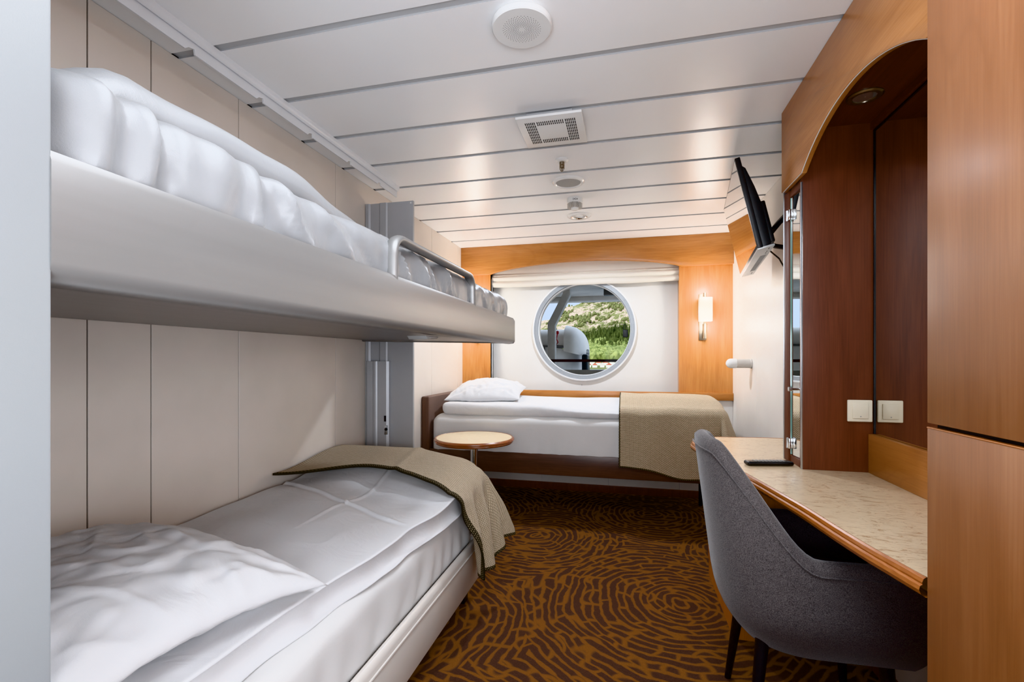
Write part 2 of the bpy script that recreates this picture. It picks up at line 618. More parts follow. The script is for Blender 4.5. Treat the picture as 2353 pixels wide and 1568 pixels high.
b = B()
GAP = 0.030
seams = [-1.02 + 0.3355 * k for k in range(-1, 17)]
for a, c in zip(seams, seams[1:]):
    b.mi = 0
    b.box(-1.56, 1.0, a + GAP / 2, c - GAP / 2, H, H + 0.02)
b.bm.normal_update()
for f in b.bm.faces:
    f.material_index = 0 if f.normal.z < -0.5 else 1
b.mi = 1
b.box(-1.60, 1.30, -1.25, 4.45, H + 0.006, H + 0.08)
struct('ceiling', b, ['ceiling_paint', 'ceiling_gap'], smooth=0)

# left wall: upright panels with fine dark joints
b = B()
b.mi = 1
b.box(-1.62, XL - 0.004, -1.25, 4.45, 0.0, H + 0.05)
b.mi = 0
edges = [-1.2, -0.6, 0.38, 1.051, 1.242, 1.606, 2.263, 2.863, 3.463 + 0.1, 4.163, 4.43]
for a, c in zip(edges, edges[1:]):
    b.box(XL - 0.03, XL, a + 0.0018, c - 0.0018, 0.0, H - 0.001, 0.001, 1)
struct('wall_left', b, ['wall_panel', 'dark_gap'], smooth=0)

b = B()
b.mi = 1
b.box(XR + 0.004, XR + 0.1, 2.20, 4.45, 0.0, H + 0.05)
b.mi = 0
for a, c in ((2.22, 2.961), (2.961, 3.561), (3.561, 4.161), (4.161, 4.43)):
    b.box(XR, XR + 0.03, a + 0.001, c - 0.001, 0.0, H - 0.001, 0.001, 1)
b.box(0.945, 0.97, -1.2, 2.22, 0.0, H)
b.box(XR, 0.97, 2.20, 2.222, 0.0, H)
b.box(0.97, 1.32, -1.25, 2.22, 0.0, H + 0.05)
struct('wall_right', b, ['wall_white', 'ceiling_gap'], smooth=0)

# wall behind the camera and the partition to the left of it
b = B(); b.box(-1.65, 1.32, -1.30, -1.20, 0.0, H + 0.05)
struct('wall_rear', b, 'wall_white', smooth=0)
b = B(); b.box(-1.60, -0.60, -1.25, 0.3775, 0.0, H, 0.004, 2)
struct('wall_partition', b, 'partition_paint', smooth=35)

# window wall
X0, X1 = -1.253, 0.459            # recess
b = B()
for a, c, z0, z1 in ((XL, X0, 0.845, H), (X1, XR, 0.845, H)):
    b.box(a - 0.02, c, YF, YF + 0.15, z0, z1)
b.box(X0, X1, YF, YF + 0.15, 2.09, H)
struct('wall_far', b, 'beech_vertical', smooth=0)
b = B()
b.mi = 1
b.box(XL, XR, YF + 0.004, YF + 0.15, 0.0, 0.845)
b.mi = 0
for a, c in zip((-1.533, -1.36, -0.76, -0.16, 0.44, 0.868), (-1.36, -0.76, -0.16, 0.44, 0.868)):
    b.box(a + 0.001, c - 0.001, YF, YF + 0.03, 0.0, 0.845, 0.001, 1)
struct('wall_far_lower', b, ['wall_white', 'ceiling_gap'], smooth=0)
b = B(); b.box(XL, XR, YF - 0.014, YF, 0.0, 0.065, 0.003)
struct('baseboard_far', b, 'niche_wood')

# porthole board with a round hole
PC = Vector((-0.388, YB, 1.465)); RO, RI = 0.466, 0.424
def ring_plate(b, x0, x1, z0, z1, y, r, seg=96):
    inner, outer = [], []
    for k in range(seg):
        a = 2 * PI * k / seg
        dx, dz = math.cos(a), math.sin(a)
        inner.append(b.bm.verts.new((PC.x + r * dx, y, PC.z + r * dz)))
        tx = ((x1 - PC.x) if dx > 0 else (x0 - PC.x)) / dx if abs(dx) > 1e-6 else 1e9
        tz = ((z1 - PC.z) if dz > 0 else (z0 - PC.z)) / dz if abs(dz) > 1e-6 else 1e9
        tt = min(tx, tz)
        outer.append(b.bm.verts.new((PC.x + tt * dx, y, PC.z + tt * dz)))
    for k in range(seg):
        k2 = (k + 1) % seg
        b.bm.faces.new([inner[k], inner[k2], outer[k2], outer[k]])
    # corner fills
    for cx, cz in ((x0, z0), (x1, z0), (x1, z1), (x0, z1)):
        a = math.atan2(cz - PC.z, cx - PC.x) % (2 * PI)
        k = int(a / (2 * PI / seg)) % seg
        cv = b.bm.verts.new((cx, y, cz))
        b.bm.faces.new([outer[k], outer[(k + 1) % seg], cv])
b = B()
ring_plate(b, X0 - .02, X1 + .02, 0.84, 2.12, YB, RI + 0.012)
ring_plate(b, X0 - .3, X1 + .3, 0.5, 2.6, YB + 0.18, RI + 0.012)
b.lathe([(RI + 0.012, 0.0), (RI + 0.012, 0.18)], PC, 'y', 96, cap=False)
b.box(X0 - 0.03, X0, YF + 0.005, YB + 0.01, 0.84, 2.12)
b.box(X1, X1 + 0.03, YF + 0.005, YB + 0.01, 0.84, 2.12)
struct('wall_far_recess', b, 'niche_board', smooth=40)
# metal tracks at the sides of the recess
b = B()
b.box(X0, X0 + 0.012, YF + 0.02, YF + 0.05, 0.93, 1.95, 0.002)
b.box(X1 - 0.012, X1, YF + 0.02, YF + 0.05, 0.96, 1.95, 0.002)
struct('trim_2', b, 'aluminium')

# the round window
win = bpy.data.objects.new('window_1', None); COL.objects.link(win)
win.location = PC; win['_org'] = tuple(PC); win['kind'] = 'structure'
b = B()
b.lathe([(RO, 0.0), (RO, -0.02), (RO - 0.006, -0.028), (RI + 0.004, -0.026), (RI, -0.02), (RI, 0.05), (RI + 0.012, 0.12), (RO - 0.02, 0.12)], PC, 'y', 96, cap=False)
obj('window_frame', b, 'window_ring', win)
b = B()
b.lathe([(RO + 0.008, 0.0), (RO + 0.008, -0.03), (RO - 0.003, -0.034), (RO - 0.006, -0.026)], PC, 'y', 96, cap=False)
obj('window_rim', b, 'ring_edge', win)
b = B()
b.lathe([(RI + 0.003, -0.02), (RI - 0.003, 0.02), (RI - 0.005, 0.03), (RI - 0.002, 0.04)], PC, 'y', 96, cap=False)
obj('gasket', b, 'ring_edge', win)
b = B()
for k in range(36):
    a = 2 * PI * (k + 0.5) / 36
    r = (RO + RI) / 2 + 0.002
    b.cyl((PC.x + r * math.cos(a), YB - 0.0265, PC.z + r * math.sin(a)), (PC.x + r * math.cos(a), YB - 0.0305, PC.z + r * math.sin(a)), 0.0038, 0.003, 8)
obj('bolts', b, 'grey_plastic', win)
b = B(); b.lathe([(0.0, 0.034), (RI, 0.034)], PC, 'y', 96, cap=False)
obj('pane', b, 'pane_glass', win)

# valance with its shallow arch
pts = [(XL, 1.987), (X0 - 0.02, 1.987)]
for k in range(0, 33):
    t = k / 32
    x = X0 + (X1 - X0) * t
    pts.append((x, 1.987 + 0.086 * (1 - (2 * t - 1) ** 2) ** 0.8))
pts += [(X1 + 0.02, 1.987), (XR, 1.987), (XR, H), (XL, H)]
b = B(); b.prism(pts, 'y', YF - 0.045, YF - 0.001, 0.004, 2)
o = obj('window_valance', b, 'beech_across')
tag(o, 'orange wood valance board with a shallow arch above the round window', 'valance')
b = B(); b.box(XL, XR, YF - 0.032, YF - 0.0005, 0.842, 0.907, 0.005)
o = obj('window_ledge', b, 'beech_across')
tag(o, 'narrow orange wood ledge rail along the wall behind the far bed', 'ledge')

# roman blind, drawn up in pleats
def blind_fn(u, v):
    x = X0 + 0.004 + (X1 - X0 - 0.008) * u
    z = 2.09 - v * 0.215
    sag = 0.012 * math.sin(PI * u)
    fold = [0.0, 0.4, 0.62, 0.83, 1.0]
    d = 0.0
    if v > 0.5:
        d = 0.020 * abs(math.sin((v - 0.5) / 0.25 * PI)) + 0.004 * nz(u * 9, v * 2, 3)
    else:
        d = 0.012 * sstep(0, 0.5, v)
    zz = z + (0.006 * nz(u * 6, v * 3, 1.0) - sag * (v > 0.3) * 0.4) * sstep(0.45, 0.6, v)
    return Vector((x, YF + 0.055 - d - 0.012 * sstep(.44, .5, v), zz))
b = B(); b.grid(blind_fn, 90, 48)
o = obj('roman_blind', b, 'blind_cloth', smooth=60, solid=0.004)
tag(o, 'off-white fabric roman blind folded up above the round window', 'blind')
b = B(); b.cyl((-0.403, YB - 0.0015, 0.953), (-0.403, YB - 0.006, 0.953), 0.005, 0.004, 12)
o = obj('screw', b, 'grey_plastic'); tag(o, 'tiny dark screw in the white board under the round window', 'screw')

# trim: notched metal lip where the ceiling meets the bunk wall
b = B()
TX = -1.375
prof = [(-1.2, H)]
prof += [(-1.2, 2.192)]
for y in (0.2, 0.6, 0.945, 1.247, 1.548, 1.846, 2.15, 2.45):
    prof += [(y - 0.022, 2.188), (y - 0.010, 2.199), (y + 0.012, 2.205), (y + 0.014, 2.188)]
prof += [(2.66, 2.186), (2.66, H)]
b.prism(prof, 'x', TX - 0.006, TX)
b.prism([(TX, H), (TX, 2.226), (TX + 0.006, 2.222), (TX + 0.013, 2.228), (TX + 0.017, 2.238), (TX + 0.018, H)], 'y', -1.2, 2.66)
struct('trim_1', b, 'trim_paint', smooth=35)

# ------------------------------------------------------------------ ceiling fittings
c = (-0.318, 1.44, H)
v = thing('air_vent', 'big round white ceiling vent with a perforated disc', 'vent', c, 'ceiling fittings')
b = B(); b.lathe([(0.080, 0.0), (0.082, -0.006), (0.091, -0.010), (0.094, -0.014), (0.094, -0.027), (0.090, -0.031), (0.0, -0.031)], c, 'z', 64)
obj('cover', b, 'white_plastic', v)
b = B()
for ring in range(1, 11):
    n = 36 if ring > 3 else 10 * ring
    for k in range(n):
        a = 2 * PI * (k + 0.5 * (ring % 2)) / n
        r = 0.006 + 0.0052 * ring
        b.lathe([(0.0013, 0), (0.0, -0.0004)], (c[0] + r * math.cos(a), c[1] + r * math.sin(a), H - 0.0311), 'z', 6, cap=False)
obj('perforations', b, 'hole_dark', v)

c = (-0.323, 2.112, H)
v = thing('exhaust_grille', 'square white ceiling grille with slots round a plain centre', 'vent', c, 'ceiling fittings')
b = B(); b.box(c[0] - 0.10, c[0] + 0.10, c[1] - 0.115, c[1] + 0.105, H - 0.022, H, 0.002)
obj('collar', b, 'ceiling_gap', v)
b = B(); b.box(c[0] - 0.142, c[0] + 0.142, c[1] - 0.142, c[1] + 0.142, H - 0.034, H - 0.022, 0.003)
obj('cover', b, 'white_plastic', v)
b = B()
for side in (-1, 1):
    for k in range(6):
        x = c[0] + side * (0.068 + 0.0078 * k)
        for j in range(8):
            y = c[1] - 0.10 + 0.0256 * j
            b.box(x - 0.0022, x + 0.0022, y, y + 0.0205, H - 0.0345, H - 0.033)
    for k in range(14):
        x = c[0] - 0.055 + 0.0085 * k
        for j in range(2):
            y = c[1] + side * (0.083 + 0.018 * (j - 0.5)) 
            b.box(x - 0.0022, x + 0.0022, y - 0.0075, y + 0.0075, H - 0.0345, H - 0.033)
obj('slots', b, 'hole_dark', v)

c = (-0.334, 2.50, H)
v = thing('sprinkler', 'small chrome sprinkler head hanging on a white rose from the ceiling', 'sprinkler', c, 'ceiling fittings')
b = B(); b.lathe([(0.034, 0.0), (0.034, -0.006), (0.024, -0.014), (0.0, -0.015)], c, 'z', 32)
obj('rose', b, 'white_plastic', v)
b = B(); b.lathe([(0.014, -0.014), (0.014, -0.03), (0.010, -0.032), (0.010, -0.045), (0.006, -0.048), (0.004, -0.062), (0.0, -0.066)], c, 'z', 20)
for s_ in (-1, 1):
    b.tube([(c[0] + s_ * 0.011, c[1], H - 0.03), (c[0] + s_ * 0.011, c[1], H - 0.05), (c[0] + s_ * 0.004, c[1], H - 0.062)], 0.0022, 6)
obj('nozzle', b, 'brushed_nickel', v)

c = (-0.338, 2.815, H)
v = thing('ceiling_speaker', 'round ceiling speaker with grey mesh in a white ring', 'speaker', c, 'ceiling fittings')
b = B(); b.lathe([(0.095, 0.0), (0.095, -0.006), (0.088, -0.013), (0.078, -0.014), (0.073, -0.008), (0.073, 0.0)], c, 'z', 56, cap=False)
obj('ring', b, 'white_gloss', v)
b = B(); b.lathe([(0.075, -0.008), (0.06, -0.010), (0.0, -0.0105)], c, 'z', 56)
obj('mesh_cover', b, 'speaker_mesh', v)

c = (-0.333, 3.13, H)
v = thing('smoke_detector', 'white ribbed smoke detector with the number 2424 on its side', 'smoke detector', c, 'ceiling fittings')
b = B(); b.lathe([(0.052, 0.0), (0.052, -0.030), (0.048, -0.034), (0.0, -0.034)], c, 'z', 40)
obj('base', b, 'white_plastic', v)
b = B()
for k in range(24):
    a = 2 * PI * k / 24
    m = Matrix.Translation(c) @ Matrix.Rotation(a, 4, 'Z')
    b.box(0.028, 0.049, -0.0022, 0.0022, -0.062, -0.032, 0, mat=m)
b.lathe([(0.036, -0.033), (0.034, -0.058), (0.0, -0.058)], c, 'z', 32)
obj('ribs', b, 'lamp_grey', v)
b = B(); b.lathe([(0.027, -0.056), (0.025, -0.069), (0.018, -0.074), (0.0, -0.075)], c, 'z', 32)
obj('cap', b, 'white_gloss', v)
cu = bpy.data.curves.new('number', 'FONT'); cu.body = '2424'; cu.size = 0.017; cu.align_x = 'CENTER'; cu.extrude = 0.0004
ot = bpy.data.objects.new('tmp', cu); COL.objects.link(ot)
dg = bpy.context.evaluated_depsgraph_get()
me = bpy.data.meshes.new_from_object(ot.evaluated_get(dg))
bpy.data.objects.remove(ot)
for vv in me.vertices:
    x, y, z = vv.co
    a = -PI / 2 + x / 0.052 + 0.15
    vv.co = Vector(((0.0524 + z) * math.cos(a), (0.0524 + z) * math.sin(a), -0.023 + y))
me.materials.append(M['black_plastic'])
on = bpy.data.objects.new('number', me); COL.objects.link(on); on.parent = v; on['_org'] = tuple(c)

c = (-0.341, 3.505, H)
v = thing('downlight', 'round recessed ceiling downlight with a chrome reflector near the far bed', 'light', c, 'ceiling fittings')
b = B(); b.lathe([(0.088, 0.0), (0.088, -0.004), (0.080, -0.010), (0.062, -0.011), (0.058, -0.006)], c, 'z', 48, cap=False)
obj('ring', b, 'white_gloss', v)
b = B(); b.lathe([(0.060, -0.010), (0.054, -0.0015), (0.03, -0.0012)], c, 'z', 24, cap=False)
obj('reflector', b, 'chrome', v, smooth=0)
b = B(); b.lathe([(0.030, -0.0012), (0.024, -0.006), (0.0, -0.008)], c, 'z', 24)
obj('bulb', b, 'white_gloss', v)

# ------------------------------------------------------------------ upper bunk
XB = -0.599
YE = 2.545
bunk = thing('upper_bunk', 'silver metal upper bunk tray folded out from the left wall', 'bunk bed', (-1.07, 1.46, 1.28))
b = B()
prof = [(XL + .004, 1.305), (XB - 0.10, 1.284), (XB - 0.075, 1.276), (XB - 0.05, 1.283), (XB - 0.03, 1.272), (XB - 0.012, 1.275), (XB - 0.002, 1.286), (XB, 1.296),
        (XB, 1.404), (XB - 0.004, 1.415), (XB - 0.016, 1.419), (XB - 0.028, 1.414), (XB - 0.031, 1.404), (XB - 0.031, 1.325), (XL + .004, 1.325)]
b.prism(prof, 'y', 0.3757, YE - 0.03, 0.0)
obj('tray', b, 'bunk_metal', bunk, smooth=50)
b = B()
prof2 = [(XL + .004, 1.296), (XB - 0.06, 1.277), (XB - 0.03, 1.274), (XB - 0.008, 1.276), (XB, 1.288), (XB, 1.40), (XB - 0.006, 1.413), (XB - 0.02, 1.418), (XL + .004, 1.418)]
b.prism(prof2, 'y', YE - 0.0305, YE, 0.006, 3)
obj('end_panel', b, 'bunk_metal', bunk, smooth=50)
# guard rail: a bent flat tube
def arc(cx, cz, r, a0, a1, n=6):
    return [(cx + r * math.cos(a0 + (a1 - a0) * k / n), cz + r * math.sin(a0 + (a1 - a0) * k / n)) for k in range(n + 1)]
path = [(1.165, 1.40), (1.165, 1.475)] + arc(1.215, 1.475, 0.05, PI, PI / 2) + [(1.5, 1.526)] + arc(1.79, 1.477, 0.05, PI / 2, 0) + [(1.842, 1.40)]
b = B(); b.tube([(XB - 0.019, y, z) for y, z in path], 0.019, 16, sx=0.62, up=(1, 0, 0))
obj('guard_rail', b, 'bunk_metal', bunk, smooth=60)
b = B(); b.prism([(1.485, 1.270), (1.50, 1.258), (1.53, 1.262), (1.555, 1.266), (1.59, 1.264), (1.60, 1.272)], 'x', -0.73, -0.66, 0.002)
obj('latch', b, 'grey_plastic', bunk)

# mattress in the tray
def bunk_disp(p):
    k = sstep(1.42, 1.47, p.z)
    front = sstep(-0.78, -0.63, p.x)
    f = 0.0
    # slack folds running down the front face
    q = p.y + 0.9 * (p.z - 1.45) * sstep(0.5, 1.1, p.y) + 0.05 * nz(p.y * 3, p.z * 4, 1)
    for c0, wd_, am in ((0.455, 0.018, 0.022), (0.515, 0.014, 0.020), (0.545, 0.010, -0.012), (0.62, 0.03, 0.012), (0.70, 0.012, 0.016), (0.755, 0.03, -0.016), (0.80, 0.016, 0.018), (0.93, 0.02, 0.012),
                        (1.02, 0.02, -0.008), (1.24, 0.012, 0.012), (1.30, 0.03, -0.012), (1.40, 0.02, 0.012), (1.47, 0.012, 0.010), (1.54, 0.03, -0.010), (1.62, 0.014, 0.012), (2.05, 0.02, 0.010), (2.2, 0.014, 0.010), (2.38, 0.02, 0.010)):
        f += am * math.exp(-((q - c0) / wd_) ** 2)
    f += 0.010 * abs(nz(p.y * 4 - p.z * 6, p.z * 3, 4)) ** 0.7
    f += 0.006 * nz(p.y * 26, p.z * 6, 8) + 0.007 * (1 - abs(nz(p.y * 7 + p.z * 5, p.z * 4 - p.y, 2))) ** 6
    p.x += (f + 0.004) * front * sstep(1.36, 1.44, p.z)
    p.z += (0.012 * nz(p.x * 3, p.y * 4, 2) + 0.010 * sstep(1.0, 0.4, p.y)) * sstep(1.46, 1.52, p.z)
    return p
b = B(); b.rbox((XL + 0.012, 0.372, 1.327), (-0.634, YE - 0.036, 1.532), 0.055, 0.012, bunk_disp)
o = obj('mattress', b, 'bunk_linen_shaded', smooth=180)
tag(o, 'mattress under a loose shaded white sheet in the upper bunk', 'mattress')
def bduv(p):
    t = sstep(1.85, 0.75, p.y)
    k = sstep(1.535, 1.58, p.z)
    p.z += k * (-0.085 * (1 - t) + 0.012 * nz(p.x * 4, p.y * 5, 9) - 0.075 * sstep(0.56, 0.40, p.y))
    p.x += 0.012 * nz(p.y * 6, p.z * 8, 3) - 0.05 * sstep(0.7, 1.7, p.y)
    return p
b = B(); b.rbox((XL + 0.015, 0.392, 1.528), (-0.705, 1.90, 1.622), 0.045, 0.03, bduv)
o = obj('duvet', b, 'bunk_linen_shaded', smooth=180)
tag(o, 'rumpled white duvet lying on the upper bunk mattress', 'duvet')

# end plate that carries the bunk
pl = thing('bunk_support_plate', 'tall grey metal bunk support plate at the foot of the lower bed', 'support plate', (-1.38, 2.57, 0.0))
prof = [(XL, 2.565), (XL + 0.004, 2.565), (XL + 0.004, 2.558), (XL + 0.024, 2.558), (XL + 0.034, 2.566), (XL + 0.09, 2.566), (XL + 0.10, 2.560), (XL + 0.138, 2.560), (XL + 0.146, 2.566),
        (-1.222, 2.566), (-1.222, 2.582), (XL, 2.582)]
b = B(); b.prism(prof, 'z', 0.001, 2.125)
obj('panel', b, 'plate_metal', pl, smooth=20)
prof = [(-1.515, 2.566), (-1.515, 2.545), (-1.508, 2.540), (-1.47, 2.540), (-1.462, 2.535), (-1.448, 2.535), (-1.44, 2.540), (-1.382, 2.540), (-1.368, 2.548), (-1.368, 2.566)]
b = B(); b.prism(prof, 'z', 0.15, 1.178)
cov = obj('column_cover', b, 'plate_metal', pl, smooth=20)
b = B(); b.box(-1.391, -1.372, 2.534, 2.541, 0.745, 0.80, 0.001)
obj('lock_plate', b, 'aluminium', cov)
b = B(); b.cyl((-1.379, 2.535, 0.777), (-1.379, 2.528, 0.777), 0.009, 0.008, 16)
obj('lock', b, 'black_plastic', cov)
b = B(); b.box(-1.394, -1.382, 2.536, 2.541, 0.822, 0.856)
obj('latch_slot', b, 'black_plastic', cov)
b = B(); b.cyl((-1.236, 2.566, 2.112), (-1.236, 2.563, 2.112), 0.005, 0.004, 10)
obj('screw', b, 'white_gloss', pl)

# ------------------------------------------------------------------ lower bed
XF = -0.72
YBE = 2.30
bed = thing('lower_bed', 'low white painted bed frame against the left wall below the bunk', 'bed', (-1.12, 1.35, 0.0))
b = B()
prof = [(XF - 0.03, 0.10), (XF, 0.10), (XF, 0.278), (XF - 0.004, 0.290), (XF - 0.012, 0.298), (XF - 0.022, 0.298), (XF - 0.030, 0.29)]
b.prism(prof, 'y', 0.39, YBE, 0.002)
obj('side_rail', b, 'bed_rail_paint', bed, smooth=50)
b = B(); b.box(XF - 0.004, XF + 0.004, 0.39, YBE, 0.252, 0.262, 0.003)
obj('rail_moulding', b, 'bed_rail_paint', bed)
b = B(); b.box(XL + 0.005, XF - 0.031, YBE - 0.03, YBE, 0.10, 0.295, 0.003)
obj('end_rail', b, 'bed_rail_paint', bed)
b = B(); b.box(XL + 0.005, XF - 0.031, 0.39, YBE - 0.031, 0.235, 0.255)
obj('slat_base', b, 'bed_rail_paint', bed)
for x in (-1.45, XF - 0.07):
    for y in (0.5, YBE - 0.1):
        b = B(); b.box(x - 0.025, x + 0.025, y - 0.025, y + 0.025, 0.0, 0.236, 0.002)
        obj('leg', b, 'black_metal', bed)

def mat_disp(p):
    fr = sstep(-0.85, -0.765, p.x) * sstep(0.27, 0.34, p.z) * (1 - 0.6 * sstep(0.44, 0.48, p.z))
    p.x += fr * (0.012 * nz(p.y * 7, p.z * 3, 1) + 0.007 * math.sin(p.y * 46 + 5 * nz(p.y * 2, p.z * 4, 5)) * sstep(0.44, 0.31, p.z))
    p.z += 0.006 * nz(p.x * 4, p.y * 4, 4) * sstep(0.44, 0.47, p.z)
    return p
b = B(); b.rbox((XL + 0.012, 0.395, 0.257), (-0.755, YBE - 0.04, 0.487), 0.045, 0.02, mat_disp)
o = obj('mattress', b, 'sheet_linen', smooth=180)
tag(o, 'thick mattress under a white fitted sheet on the lower bed', 'mattress')

def duvet_edge(y):
    return -0.845 + 0.095 * sstep(0.7, 2.1, y) + 0.012 * nz(y * 4, 1.3, 7)
def lower_duvet(u, v):
    # u: from the front edge over the top to the wall, v: along the bed
    y = 0.40 + (YBE - 0.03 - 0.40) * v
    x0, x1 = duvet_edge(y), XL + 0.02
    top = 0.572 + 0.055 * sstep(0.0, 0.75, u) + 0.045 * sstep(1.75, 2.2, y)
    if u < 0.10:
        a = u / 0.10 * PI
        x = x0 + 0.03 - 0.03 * math.sin(a)
        cz = (0.491 + top) / 2
        z = cz - (top - 0.491) / 2 * math.cos(a)
    else:
        t = (u - 0.10) / 0.90
        x = x0 + 0.03 + (x1 - x0 - 0.03) * t
        z = top
    # pressed creases and slack
    c1 = y - (1.60 - 0.32 * (x + 0.8) + 0.02 * nz(x * 6, 0.5, 2))
    c2 = x - (-1.10 + 0.04 * nz(y * 3, 0.2, 1))
    k = sstep(0.10, 0.25, u)
    z += k * (0.008 * math.exp(-(c1 / 0.006) ** 2) - 0.004 * math.exp(-((c1 + 0.018) / 0.014) ** 2) + 0.005 * math.exp(-(c2 / 0.007) ** 2) * sstep(1.3, 1.6, y))
    z += k * (0.012 * nz(x * 3.2, y * 2.6, 3.3) + 0.006 * nz(x * 9, y * 5, 1.3))
    x += 0.008 * nz(y * 8, u * 6, 6) * (1 - k)
    if u > 0.97:
        z -= 0.02 * (u - 0.97) / 0.03
    return Vector((x, y, z))
b = B(); b.grid(lower_duvet, 150, 300)
o = obj('duvet', b, 'white_linen', smooth=180, solid=0.006)
tag(o, 'white folded duvet with pressed creases spread over the lower bed', 'duvet')

def pillow(c, sx, sy, h, rz, seed, tilt=0.0, tilty=0.0, n=96, droop=0.0):
    m = Matrix.Translation(c) @ Matrix.Rotation(rz, 4, 'Z') @ Matrix.Rotation(tilt, 4, 'X') @ Matrix.Rotation(tilty, 4, 'Y')
    b = B()
    def f(sgn):
        def g(u, v):
            x, y = 2 * u - 1, 2 * v - 1
            ex, ey = 1 - abs(x) ** 2.4, 1 - abs(y) ** 2.4
            hh = h * (max(0, ex * ey)) ** 0.55
            # sides pull in between the corners
            px = x * (1 - 0.075 * (1 - y * y))
            py = y * (1 - 0.075 * (1 - x * x))
            edge = max(abs(x), abs(y))
            w = 0.010 * nz(px * 3 + seed, py * 3, sgn) + 0.006 * nz(px * 8 + seed, py * 8, 2)
            w += 0.007 * (1 - abs(nz(px * 2.2 + seed, py * 3.1, 5))) ** 7 - 0.004 * (1 - abs(nz(px * 4 + seed, py * 2.5, 9))) ** 8
            # creases radiating from the corners
            for cx in (-1, 1):
                for cy in (-1, 1):
                    d = math.hypot(px - cx, py - cy)
                    a = math.atan2(py - cy, px - cx)
                    w += 0.007 * math.sin(a * 13 + seed) * math.exp(-((d - 0.35) / 0.25) ** 2)
            z = sgn * hh * (1.0 if sgn > 0 else 0.55) + w * min(1, hh / (h * 0.5)) - droop * (x * x * y * y)
            return m @ Vector((px * sx / 2, py * sy / 2, z))
        return g
    b.grid(f(1), n, n)
    b.grid(f(-1), n, n)
    bmesh.ops.remove_doubles(b.bm, verts=list(b.bm.verts), dist=0.0006)
    bmesh.ops.recalc_face_normals(b.bm, faces=list(b.bm.faces))
    # flat seam flange
    return b
b = pillow((-1.16, 0.80, 0.664), 0.74, 0.66, 0.105, -0.12, 1.0, tilt=-0.02, tilty=0.03, droop=0.045)
o = obj('pillow', b, 'white_linen', smooth=180)
tag(o, 'big plump white pillow at the head of the lower bed', 'pillow')

def drape(x, y, xe, ye, ztop, r, flare, amp, seed, sx=1, freq=26):
    """cloth point (x,y) measured flat; folds down past xe (towards +x*sx) and ye (towards +y)"""
    ox, oy = max(0.0, (x - xe)), max(0.0, (y - ye))
    o = math.hypot(ox, oy)
    px, py, pz = min(x, xe), min(y, ye), ztop
    if o > 0:
        ph = math.atan2(oy, ox)
        if ox > 0 and oy > 0:
            o *= 1 - 0.30 * math.sin(2 * ph) ** 0.7
        q = r * PI / 2
        if o < q:
            d, dz = r * math.sin(o / r), r * (1 - math.cos(o / r))
        else:
            d, dz = r, r + (o - q)
        drop = max(0.0, dz - r * 0.5)
        corner = math.sin(2 * ph) if (ox > 0 and oy > 0) else 0.0
        s_ = (py + ph * 0.4) * freq if oy <= 0 or ox > 0 else (px + ph * 0.4) * freq
        wave = math.sin(s_ + seed + 1.5 * nz(px * 2, py * 2, seed))
        out = drop * (flare + 0.35 * corner) + amp * wave * min(1.0, drop / 0.18)
        d += out
        px += d * math.cos(ph)
        py += d * math.sin(ph)
        pz -= dz * (1 - 0.06 * flare)
    return Vector((px, py, pz))

def throw(name, fn, nu, nv, su, sv, label, hem):
    b = B()
    b.grid(fn, nu, nv, uvfn=lambda u, v: (u * su, v * sv), matfn=hem)
    o = obj(name, b, ['taupe_weave', 'taupe_weave_hem'], smooth=180, solid=0.009)
    tag(o, label, 'blanket', 'taupe throws')
    return o
XD = -0.742
def low_throw(u, v):
    # u: wall -> front edge and down; v: near border -> far end and down
    total = (XD - (XL + 0.03)) + 0.47
    x = XL + 0.03 + total * u
    ox = max(0.0, x - XD)
    near = 1.76 + 0.20 * sstep(0, 0.30, u) + 0.02 * math.sin(u * 9) - 0.05 * sstep(0.45, 0.66, u) + 0.28 * max(0, ox) 
    far = YBE - 0.02 + 0.34 - 0.13 * sstep(0.0, 0.4, max(0, ox))
    y = near + (far - near) * v
    t = min(1, (XD - min(x, XD)) / 0.75)
    zt = 0.640 + 0.045 * sstep(0, 0.5, t) + 0.040 * sstep(1.8, 2.25, y) + 0.007 * nz(x * 4, y * 5, 5.0)
    zt += 0.006 * math.exp(-((x + 1.02 + 0.1 * (y - 2)) / 0.02) ** 2)
    if t < 0.12:
        zt -= 0.030 * (1 - t / 0.12) ** 2
    p = drape(x, y, XD - 0.02, YBE - 0.03, zt, 0.07, 0.13, 0.028, 0.7, freq=44)
    return p
throw('throw_blanket', low_throw, 150, 120, 1.27, 0.95, 'taupe woven throw draped over the foot of the lower bed',
      lambda u, v: 1 if v < 0.028 or v > 0.985 or u > 0.985 else 0)

# ------------------------------------------------------------------ far bed under the window
Y0 = 3.362
fb = thing('far_bed', 'dark walnut bed frame standing across the room under the window', 'bed', (-0.45, 3.82, 0.0))
b = B(); b.box(-1.465, 0.62, Y0, Y0 + 0.03, 0.358, 0.507, 0.004)
obj('side_rail', b, 'walnut', fb)
b = B(); b.box(-1.465, 0.62, 4.22, 4.25, 0.358, 0.507, 0.004)
obj('side_rail', b, 'walnut', fb)
b = B(); b.box(0.59, 0.62, Y0 + 0.03, 4.22, 0.358, 0.507, 0.004)
obj('foot_rail', b, 'walnut', fb)
b = B(); b.box(-1.465, 0.59, Y0 + 0.03, 4.22, 0.42, 0.44)
obj('slat_base', b, 'walnut', fb)
for x, y in ((0.585, 4.10), (0.57, 3.42), (-1.4, 4.10), (-1.4, 3.42)):
    b = B(); b.cyl((x, y, 0.0), (x, y, 0.42), 0.016, 0.016, 16)
    obj('leg', b, 'black_metal', fb)
hb = B(); hb.rbox((-1.531, Y0 - 0.003, 0.33), (-1.468, 4.255, 0.905), 0.012, 0.05)
h_ = obj('headboard', hb, 'headboard_cloth', fb, smooth=60)
